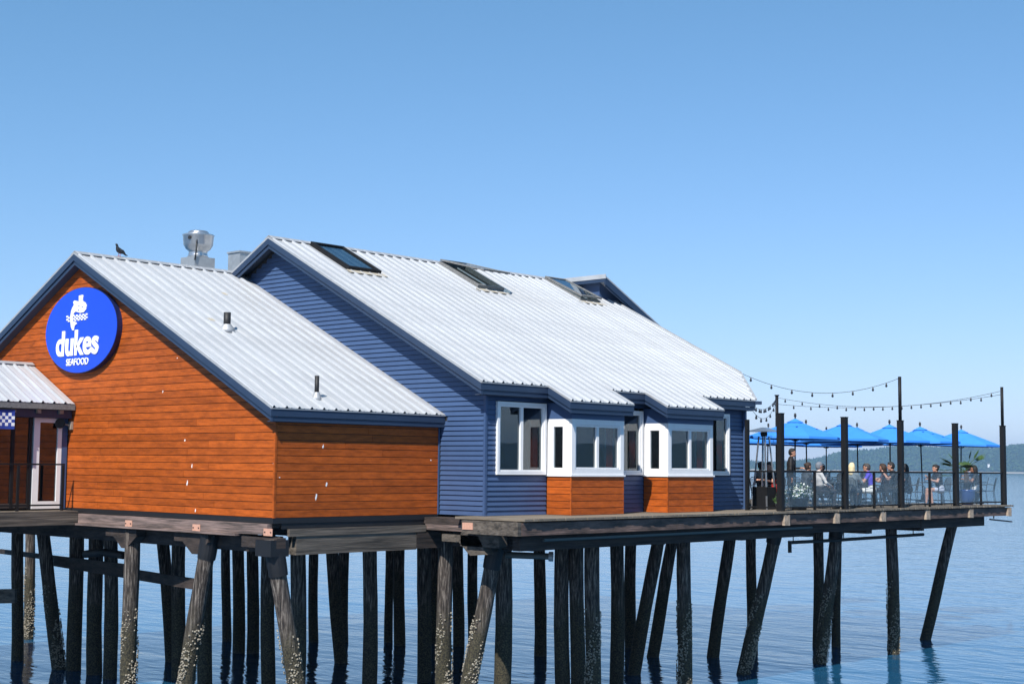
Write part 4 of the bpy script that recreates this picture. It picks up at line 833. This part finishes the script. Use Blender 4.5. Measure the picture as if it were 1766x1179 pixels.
# people: one continuous body from blended tapered limbs, polygonised on a grid
def surface(field, lo, hi, h):
    ax = [np.arange(lo[i], hi[i]+h, h) for i in range(3)]; G = np.stack(np.meshgrid(*ax, indexing='ij'), -1); shp = G.shape[:3]
    D, I = field(G.reshape(-1, 3)); D = D.reshape(shp); I = I.reshape(shp)
    c = np.zeros(tuple(s-1 for s in shp)); neg = D < 0; cnt = np.zeros(c.shape, int); acc = np.zeros(c.shape+(3,)); ne = np.zeros(c.shape)
    sl = lambda o, n: slice(o, o+n)
    n0, n1, n2 = c.shape
    for dx in (0, 1):
        for dy in (0, 1):
            for dz in (0, 1): cnt += neg[dx:dx+n0, dy:dy+n1, dz:dz+n2]
    act = (cnt > 0) & (cnt < 8)
    for axis in range(3):
        for p in (0, 1):
            for q in (0, 1):
                o = [0, 0, 0]; oth = [k for k in range(3) if k != axis]; o[oth[0]] = p; o[oth[1]] = q; o2 = list(o); o2[axis] = 1
                A = D[o[0]:o[0]+n0, o[1]:o[1]+n1, o[2]:o[2]+n2]; B = D[o2[0]:o2[0]+n0, o2[1]:o2[1]+n1, o2[2]:o2[2]+n2]; cr = (A < 0) != (B < 0)
                t = np.where(cr, A/np.where(A-B == 0, 1, A-B), 0); pt = np.zeros(c.shape+(3,))
                for k in range(3): pt[..., k] = (t if k == axis else o[k])
                acc += pt*cr[..., None]; ne += cr
    idx = -np.ones(c.shape, int); ii = np.argwhere(act); idx[act] = np.arange(len(ii))
    V = np.array([ax[0][0], ax[1][0], ax[2][0]])+(ii+acc[act]/ne[act][:, None])*h
    lab = I[:-1, :-1, :-1][act]; F = []
    for axis in range(3):
        o1, o2 = [k for k in range(3) if k != axis]; s = [slice(None)]*3; s2 = [slice(None)]*3; s[axis] = slice(0, -1); s2[axis] = slice(1, None)
        cr = neg[tuple(s)] != neg[tuple(s2)]; e = np.argwhere(cr); e = e[(e[:, o1] > 0) & (e[:, o2] > 0) & (e[:, o1] < c.shape[o1]) & (e[:, o2] < c.shape[o2]) & (e[:, axis] < c.shape[axis])]
        q = []
        for a, b_ in ((0, 0), (1, 0), (1, 1), (0, 1)): k = e.copy(); k[:, o1] -= a; k[:, o2] -= b_; q.append(idx[k[:, 0], k[:, 1], k[:, 2]])
        q = np.stack(q, 1); ng = neg[tuple(s)][tuple(e.T)]; fl = ng if axis != 1 else ~ng; q[fl] = q[fl][:, ::-1]; F.append(q[:, ::-1])
    return V, np.concatenate(F), lab
def caps_field(caps, k=.022):
    def f(P):
        d = np.full(len(P), 9.); li = np.zeros(len(P), int); best = np.full(len(P), 9.)
        for a, b_, ra, rb, sc_, m in caps:
            a, b_ = np.array(a, float), np.array(b_, float); lo = np.minimum(a, b_)-max(ra, rb)*1.6-.07; hi = np.maximum(a, b_)+max(ra, rb)*1.6+.07
            w = np.all((P > lo) & (P < hi), 1)
            if not w.any(): continue
            Q = P[w]*np.array(sc_); A, B = a*np.array(sc_), b_*np.array(sc_); ab = B-A; L2 = ab@ab+1e-9
            t = np.clip(((Q-A)@ab)/L2, 0, 1); e = np.linalg.norm(Q-A-t[:, None]*ab, axis=1)-(ra+(rb-ra)*t)
            dw = d[w]; hh = np.clip(.5+.5*(dw-e)/k, 0, 1); d[w] = dw*(1-hh)+e*hh-k*hh*(1-hh)
            bw = best[w]; lw = li[w]; up = e < bw; bw[up] = e[up]; lw[up] = m; best[w] = bw; li[w] = lw
        return d, li
    return f
SKIN, TOP, BOT, SHOE = 0, 1, 2, 3
def body_caps(pose):
    lean, la, ra, legs, stand, bare = pose['lean'], pose['la'], pose['ra'], pose['legs'], pose.get('stand', False), pose.get('bare', False)
    hz_ = .93 if stand else .52; hip = np.array([0, 0, hz_]); T = np.array([math.sin(lean), 0, math.cos(lean)]); one = (1, 1, 1); c = []
    ch = hip+T*.34; nk = hip+T*.52; sh = hip+T*.46; hd = nk+np.array([.035+.03*math.sin(lean), 0, .155])
    flat_ = (1.25, .82, 1)
    c += [(hip+(0, .0, 0), hip+T*.16, .145, .125, flat_, BOT), (hip+T*.14, ch, .13, .15, flat_, TOP), (ch, sh+T*.0, .15, .115, flat_, TOP)]
    c += [(sh+(0, -.13, .0), sh+(0, .13, 0), .068, .068, one, TOP), (nk-T*.06, nk+np.array([.02, 0, .09]), .052, .048, one, SKIN)]
    c += [(hd+(0, 0, .02), hd+(.012, 0, -.045), .094, .072, (.98, 1.2, 1), SKIN), (hd+(.082, 0, -.01), hd+(.098, 0, -.03), .012, .015, one, SKIN), (hd+(.055, 0, -.085), hd+(.06, 0, -.09), .03, .028, one, SKIN)]
    for s in (-1, 1): c.append((hd+(-.005, .078*s, -.01), hd+(-.01, .084*s, .015), .016, .016, (1, 1.6, 1), SKIN))
    for s, arm in ((1, la), (-1, ra)):
        S_ = sh+np.array([0, .175*s, -.01]); E_ = np.array(arm[0])*np.array([1, s, 1])+np.array([0, 0, hz_-.52]); Hn = np.array(arm[1])*np.array([1, s, 1])+np.array([0, 0, hz_-.52])
        m = SKIN; mid = S_+(E_-S_)*.55
        c += [(S_, mid, .056, .050, one, TOP), (mid, E_, .046, .040, one, SKIN if not pose.get('long') else TOP), (E_, Hn, .040, .028, one, SKIN if not pose.get('long') else TOP)]
        d = (Hn-E_)/np.linalg.norm(Hn-E_); u = np.array([0, -s, 0.])-d*(-s*d[1]); u /= np.linalg.norm(u); nn = np.cross(d, u); nn *= np.sign(-nn[2]) if abs(nn[2]) > .05 else 1
        pc = Hn+d*.05; c.append((Hn+d*.01, Hn+d*.075, .030, .034, tuple(1+.45*abs(nn)), SKIN))
        for k, L_ in ((-.028, .062), (-.009, .075), (.010, .07), (.028, .055)):
            kn = Hn+d*.088+u*k; m1_ = kn+d*L_*.5+nn*.008; c += [(kn, m1_, .0105, .0095, one, SKIN), (m1_, m1_+d*L_*.3+nn*.03, .0095, .0085, one, SKIN)]
        c.append((Hn+d*.03+u*.03, Hn+d*.065+u*.062+nn*.01, .0135, .0105, one, SKIN))
    for s, lg in zip((1, -1), legs):
        h0 = hip+np.array([.0, .085*s, -.02]); K = np.array(lg[0])*np.array([1, s, 1]); A = np.array(lg[1])*np.array([1, s, 1]); km = h0+(K-h0)*.6
        c += [(h0, km, .090, .076, one, BOT), (km, K, .072, .056, one, SKIN if bare else BOT), (K, K+(A-K)*.35, .055, .056, one, SKIN if bare else BOT), (K+(A-K)*.35, A, .055, .037, one, SKIN if bare else BOT)]
        c += [(A+(0, 0, -.0), A+(-.03, 0, -.045), .036, .034, one, SHOE), (A+(-.03, 0, -.048), A+(.16, .01*s, -.056), .034, .026, one, SHOE)]
    return c, hd
sitlegs = [((.43, .10, .50), (.40, .11, .085)), ((.42, .09, .50), (.33, .10, .085))]
POSES = {'table': dict(lean=.18, la=((.22, .24, .76), (.44, .14, .80)), ra=((.20, .25, .75), (.43, .10, .80)), legs=sitlegs),
 'lean': dict(lean=.38, la=((.34, .24, .78), (.46, .05, .98)), ra=((.32, .26, .77), (.54, .12, .80)), legs=[((.43, .10, .50), (.25, .12, .085)), ((.42, .09, .50), (.42, .10, .085))]),
 'back': dict(lean=-.08, la=((.06, .27, .74), (.27, .16, .66)), ra=((.05, .28, .74), (.28, .12, .66)), legs=[((.44, .12, .51), (.50, .10, .085)), ((.43, .10, .50), (.42, .06, .085))], long=True),
 'shorts': dict(lean=.25, la=((.24, .26, .76), (.45, .17, .82)), ra=((.24, .25, .75), (.44, .04, .90)), legs=[((.43, .12, .50), (.36, .14, .085)), ((.42, .07, .50), (.46, .08, .085))], bare=True),
 'stand': dict(lean=.06, la=((.08, .25, .73), (.30, .12, .74)), ra=((.02, .26, .70), (.06, .24, .46)), legs=[((.04, .10, .50), (.03, .11, .085)), ((-.01, .10, .50), (-.05, .11, .085))], stand=True, long=True)}
BODY = {}
for nm, ps in POSES.items():
    caps, hd = body_caps(ps); pts = np.array([c[i] for c in caps for i in (0, 1)]); lo, hi = pts.min(0)-.18, pts.max(0)+.18; lo[2] = -.02
    V, F, lab = surface(caps_field(caps), lo, hi, .0165); V[:, 2] = np.maximum(V[:, 2], .0)
    me = bpy.data.meshes.new('body_'+nm); me.from_pydata(V.tolist(), [], F.tolist())
    for _ in range(4): me.materials.append(M['skin'])
    me.polygons.foreach_set('material_index', lab[F[:, 0]].astype(np.int32)); me.polygons.foreach_set('use_smooth', [True]*len(F))
    bm = bmesh.new(); bm.from_mesh(me); bmesh.ops.recalc_face_normals(bm, faces=bm.faces); bm.to_mesh(me); bm.free(); BODY[nm] = (me, hd)
def hair_mesh(kind):
    o = (1., 1.12, 1.); c = [((-.022, 0, .035), (-.030, 0, .0), .098, .090, o, 0), ((.02, 0, .07), (-.02, 0, .06), .072, .08, o, 0)]
    if kind == 'long': c += [((-.05, 0, .0), (-.085, 0, -.20), .085, .06, (1, .85, 1), 0), ((-.02, .06, .0), (-.05, .075, -.16), .04, .03, (1, 1, 1), 0), ((-.02, -.06, .0), (-.05, -.075, -.16), .04, .03, (1, 1, 1), 0)]
    if kind == 'bun': c += [((-.11, 0, .06), (-.12, 0, .07), .042, .04, (1, 1, 1), 0), ((-.04, 0, -.03), (-.05, 0, -.05), .065, .05, (1, 1, 1), 0)]
    if kind == 'cap': c += [((.05, 0, .055), (.13, 0, .045), .045, .03, (1, .8, 2.2), 0)]
    V, F, l_ = surface(caps_field(c, .015), np.array([-.24, -.2, -.32]), np.array([.24, .2, .22]), .016)
    me = bpy.data.meshes.new('hair_'+kind); me.from_pydata(V.tolist(), [], F.tolist()); me.polygons.foreach_set('use_smooth', [True]*len(F)); me.materials.append(M['skin'])
    bm = bmesh.new(); bm.from_mesh(me); bmesh.ops.recalc_face_normals(bm, faces=bm.faces); bm.to_mesh(me); bm.free(); return me
HAIR = {k: hair_mesh(k) for k in ('short', 'long', 'bun', 'cap')}
b = MB()
for s in (1, -1): b.lathe([(0, -.008), (.008, -.003), (.008, .003), (0, .008)], (.082, .034*s, .015), 8)
EYES = b.mesh('eyes', 'rubber')
cm = {}
def cmat(c):
    if c not in cm: cm[c] = solid('cloth_%d' % len(cm), c)
    return cm[c]
def person(lab, x, y, rz, pose, top, bot, hair, hcol, skin='skin', shoe=(.03, .03, .03), chair=True, sc_=1.):
    r = thing('person', lab, 'person', (x, y, 0), rz, 'people on the patio'); me, hd = BODY[pose]
    o = link('body', me, r)
    for i, m in enumerate((M[skin], cmat(top), cmat(bot), cmat(shoe))): o.material_slots[i].link = 'OBJECT'; o.material_slots[i].material = m
    h = link('hair', HAIR[hair], r); h.location = hd; h.material_slots[0].link = 'OBJECT'; h.material_slots[0].material = cmat(hcol)
    e = link('eyes', EYES, r); e.location = hd; r.scale = (sc_,)*3
    if chair: c_ = np.array([math.cos(rz), math.sin(rz)])*.01; place('c', x-c_[0], y-c_[1], rz, 'chair of '+lab.replace('seated ', '').replace('person', 'diner').replace(' with bare shoulders', ''), 'patio chairs with diners')
    return r
BLK = (.012, .011, .011); BRN = (.035, .018, .010); DK = (.02, .022, .028)
R90 = math.radians
def yx(px, X): return onx(px, 850, X)[1]
# facing: rz=0 faces +X (towards the railing), 90deg faces +Y (right-away)
def P_(lab, px, X, rz, *a, **k): return person(lab, X, yx(px, X), R90(rz), *a, **k)
P_('seated person in a pale tan top beside the heater', 1314, .9, 80, 'back', (.50, .38, .28), DK, 'bun', BLK)
P_('seated person in black half hidden left of the first thick post', 1334, 1.4, 250, 'table', BLK, DK, 'short', BLK)
P_('standing person in black behind the first thick post', 1363, .6, 30, 'stand', BLK, BLK, 'short', BLK, chair=False)
P_('seated person in dark clothes behind the white flowers', 1388, 1.6, 70, 'table', (.05, .06, .075), DK, 'bun', BRN)
P_('seated person in a grey cap and white lace blouse with dark skirt', 1414, 2.35, 60, 'back', (.62, .58, .56), (.03, .03, .035), 'cap', (.16, .18, .21))
P_('seated person with reddish face and dark hair beyond the grey cap', 1428, .9, 250, 'lean', (.05, .055, .07), DK, 'short', BLK, 'skin2')
P_('seated person in a black tee with bare arms left of the second thick post', 1449, 1.9, 85, 'lean', (.02, .02, .022), (.40, .38, .36), 'short', BLK)
P_('seated person with long pale blonde hair right of the second thick post', 1470, 2.2, 100, 'back', (.17, .20, .22), (.12, .14, .16), 'long', (.72, .58, .34))
P_('seated person with dark hair and shaded dark top behind the violet top', 1488, 1.2, 60, 'table', (.03, .035, .04), DK, 'short', BLK)
P_('seated person in a violet blue top and white shorts', 1505, 2.35, 205, 'shorts', (.09, .055, .55), (.75, .74, .72), 'short', (.05, .045, .045))
P_('seated person in a dark maroon top near the middle of the patio', 1530, 1.7, 200, 'table', (.05, .02, .025), DK, 'long', BRN)
P_('seated broad person in black just left of the tall middle post', 1551, 2.1, 215, 'lean', (.015, .015, .018), BLK, 'short', BLK, sc_=1.06)
P_('seated person in charcoal just right of the tall middle post', 1568, 2.2, 215, 'table', (.03, .032, .036), DK, 'long', BLK)
P_('seated person in a black tee with blue and white shorts holding a white cup', 1622, 2.3, 235, 'shorts', (.02, .02, .024), (.50, .53, .66), 'bun', BLK)
P_('seated person in a pale blue shirt right of the potted palm', 1668, 1.7, 60, 'table', (.20, .26, .38), DK, 'short', BLK)
P_('seated person in a black top with bare shoulders and white shorts at the far end', 1689, 2.2, 205, 'shorts', (.02, .02, .022), (.72, .70, .68), 'long', BLK, 'skin2')
for i, (px, X, lab) in enumerate(((1328, .7, 'round table beside the patio heater'), (1402, 1.6, 'round table behind the white flowers'), (1436, 1.7, 'round table between the grey cap and the second thick post'), (1481, 1.9, 'round table in front of the blonde diner'), (1541, 1.5, 'round table left of the tall middle post'), (1606, 2.0, 'round table left of the potted palm'), (1678, 1.9, 'round table at the far end of the patio'))):
    place('t', X, yx(px, X), 0, lab, 'round patio tables')
    b = MB(); b.lathe([(.024, 0), (.032, .14), (.029, .14), (.022, .01)], n=12); g_ = tag(b.build('drinking_glass', 'rail_glass', smooth=True), 'drinking glass on the '+lab, 'glass', 'glasses on the patio tables'); g_.location = (X+random.uniform(-.2, .2), yx(px, X)+random.uniform(-.2, .2), .746)
for px, X, rz, lab in ((1343, 1.9, 160, 'empty dark metal chair near the first thick post'), (1520, 2.4, 170, 'empty dark metal chair by the railing left of the tall middle post'), (1583, 2.4, 30, 'empty dark metal chair by the railing right of the tall middle post'), (1637, 1.6, 200, 'empty dark metal chair left of the palm pot'), (1703, 2.3, 200, 'empty dark metal chair nearest the far end post'), (1497, .3, 10, 'empty dark metal chair deep inside the patio')):
    place('c', X, yx(px, X), R90(rz), lab, 'empty patio chairs')
o = yx(1622, 2.3); b = MB(); b.lathe([(.028, 0), (.038, .10), (.034, .10), (.026, .006)], (0, 0, 0), 14); tag(b.build('cup', 'paper', smooth=True), 'white cup on the table left of the palm', 'cup').location = (2.02, yx(1606, 2.0)-.1, .745)
b = MB(); b.box(-.13, .13, -.08, .08, 0, .22); b.tube([(-.06, 0, .22), (-.05, 0, .33), (.05, 0, .33), (.06, 0, .22)], .008, 6); q = tag(b.build('red_bag', 'red'), 'red bag hanging on the chair near the first thick post', 'bag'); q.location = (1.72, yx(1340, 1.72), .47)
b = MB(); b.hexa([(-.11, -.004, 0), (.11, -.004, 0), (.11, .004, 0), (-.11, .004, 0), (-.11, .06, .3), (.11, .06, .3), (.11, .068, .3), (-.11, .068, .3)]); tag(b.build('menu_card', 'mint'), 'mint green menu standing on the table beside the heater', 'menu').location = (.7, yx(1330, .7), .746)
b = MB(); b.lathe([(0, 0), (.13, 0), (.14, .012), (0, .008)], (0, 0, 0), 18); tag(b.build('plate', 'paper'), 'white plate on the table behind the white flowers', 'plate').location = (1.6, yx(1402, 1.6), .746)
# pyramid patio heater
ht = thing('patio_heater', 'tall pyramid patio heater with pale slanted legs at the hall corner', 'heater', (1.75, yx(1318, 1.75), 0))
MB().box(-.24, .24, -.24, .24, 0, .62).build('base_box', 'blackm', ht, world=False)
for sx in (1, -1):
    for sy in (1, -1): b = MB(); b.beam((.25*sx, .25*sy, .0), (.10*sx, .10*sy, 2.02), .035, .035); b.build('leg', 'steel', ht, world=False)
MB().lathe([(.06, .63), (.06, 1.98), (.052, 1.98), (.052, .64)], n=16).build('glass_tube', 'rail_glass', ht, True, False)
MB().lathe([(.10, 2.02), (.12, 2.1), (.10, 2.14)], n=4).build('burner', 'blackm', ht, world=False)
b = MB(); b.hexa([(-.38, -.38, 2.15), (.38, -.38, 2.15), (.38, .38, 2.15), (-.38, .38, 2.15), (-.05, -.05, 2.27), (.05, -.05, 2.27), (.05, .05, 2.27), (-.05, .05, 2.27)]); b.build('hood', 'steel', ht, world=False)
# planter of white flowers
fp = thing('flower_planter', 'dark planter overflowing with white flowers behind the glass railing', 'planter', (2.55, yx(1378, 2.55), 0))
MB().lathe([(.20, 0), (.26, .30), (.28, .32), (.24, .30), (.0, .28)], n=20).build('pot', 'pot_dark', fp, True, False)
lv, pv = MB(), MB()
for _ in range(900):
    d = rng.normal(size=3); d[2] = abs(d[2])*.9-.15; d /= np.linalg.norm(d); p = np.array([0, 0, .38])+d*np.array([.40, .46, .36])*rng.uniform(.55, 1.05); s = rng.uniform(.02, .045)
    u = rng.normal(size=3); u /= np.linalg.norm(u); v = np.cross(u, d); v /= np.linalg.norm(v)+1e-6
    (pv if rng.random() < .42 and d[2] > -.1 else lv).add([p-u*s, p+v*s*.6, p+u*s, p-v*s*.6], [(0, 1, 2, 3)])
stuff(lv.build('leaves', 'leaf', fp, world=False)); stuff(pv.build('petals', 'petal', fp, world=False))
b = MB(); fp2 = thing('green_planter', 'low pot of green leaves at the railing foot by the first thick post', 'planter', (2.7, 15.0, 0))
MB().lathe([(.12, 0), (.15, .2), (.13, .2), (0, .18)], n=16).build('pot', 'pot_dark', fp2, True, False); lv = MB()
for _ in range(220):
    d = rng.normal(size=3); d[2] = abs(d[2]); d /= np.linalg.norm(d); p = np.array([0, 0, .22])+d*np.array([.2, .2, .3])*rng.uniform(.3, 1); u = rng.normal(size=3)*.03; v = np.cross(u, d); lv.add([p-u, p+v*.5, p+u, p-v*.5], [(0, 1, 2, 3)])
stuff(lv.build('leaves', 'leaf', fp2, world=False))
# potted fan palm
pp = onx(1668, 870, 2.45); pl = thing('potted_palm', 'fan palm with spiky fronds in a blue glazed pot by the railing', 'palm', (2.45, pp[1], 0))
MB().lathe([(.17, 0), (.25, .22), (.27, .45), (.29, .50), (.25, .50), (.22, .44), (0, .43)], n=24).build('pot', 'pot_blue', pl, True, False)
b = MB(); b.tube([(0, 0, .42), (.02, -.03, .7), (.01, -.05, .98), (0, -.06, 1.12)], [.075, .085, .08, .05], 12); b.build('trunk', 'palm_trunk', pl, True, False)
def frond(az, el, Ln, fan, R=.42):
    e = np.array([math.cos(az)*math.cos(el), math.sin(az)*math.cos(el), math.sin(el)]); o = np.array([0, -.06, 1.08]); c = o+e*Ln-np.array([0, 0, .10*Ln]); b = MB(); b.tube([o, o+e*Ln*.55+(0, 0, .03), c], .010, 5)
    up = np.array([0, 0, 1.]); s = np.cross(e, up); s /= np.linalg.norm(s); nrm = np.cross(s, e)
    for k in range(22):
        t = -fan+2*fan*k/21; d = e*math.cos(t)+s*math.sin(t)+nrm*.10; L_ = R*(1-.22*abs(t)/fan)*random.uniform(.9, 1.08); w = np.cross(d, nrm); w /= np.linalg.norm(w)
        m_ = c+d*L_*.55; tip = c+d*L_-np.array([0, 0, .10+.05*random.random()])*L_
        b.add([c, m_-w*.018, tip, m_+w*.018, m_+nrm*.008], [(0, 1, 4), (1, 2, 4), (2, 3, 4), (3, 0, 4)])
    b.build('frond', 'palm_leaf', pl, world=False)
for az, el, Ln, fan in ((R90(35), 1.05, .55, 1.15), (R90(60), .75, .62, 1.2), (R90(225), .55, .60, 1.2), (R90(215), .15, .72, 1.2), (R90(240), -.1, .6, 1.1), (R90(200), .85, .5, 1.1), (R90(120), .5, .5, 1.1), (R90(300), .35, .5, 1.1), (R90(20), 1.3, .45, 1.0), (R90(250), .35, .75, 1.15)): frond(az, el, Ln, fan)
# ------------------------------------------------------------------ haze
b = MB(); b.box(-6500, 6500, -1500, 6500, WZ-3, 130); hzb = b.build('haze', 'white'); stuff(hzb); hzb.data.materials.clear()
hm = bpy.data.materials.new('sea_haze'); hm.use_nodes = True; n = hm.node_tree.nodes; n.remove(n['Principled BSDF']); v = n.new('ShaderNodeVolumePrincipled')
v.inputs['Color'].default_value = (.36, .64, 1, 1); v.inputs['Density'].default_value = 1.5e-4; v.inputs['Anisotropy'].default_value = 0
hm.node_tree.links.new(v.outputs[0], n['Material Output'].inputs['Volume']); hzb.data.materials.append(hm)
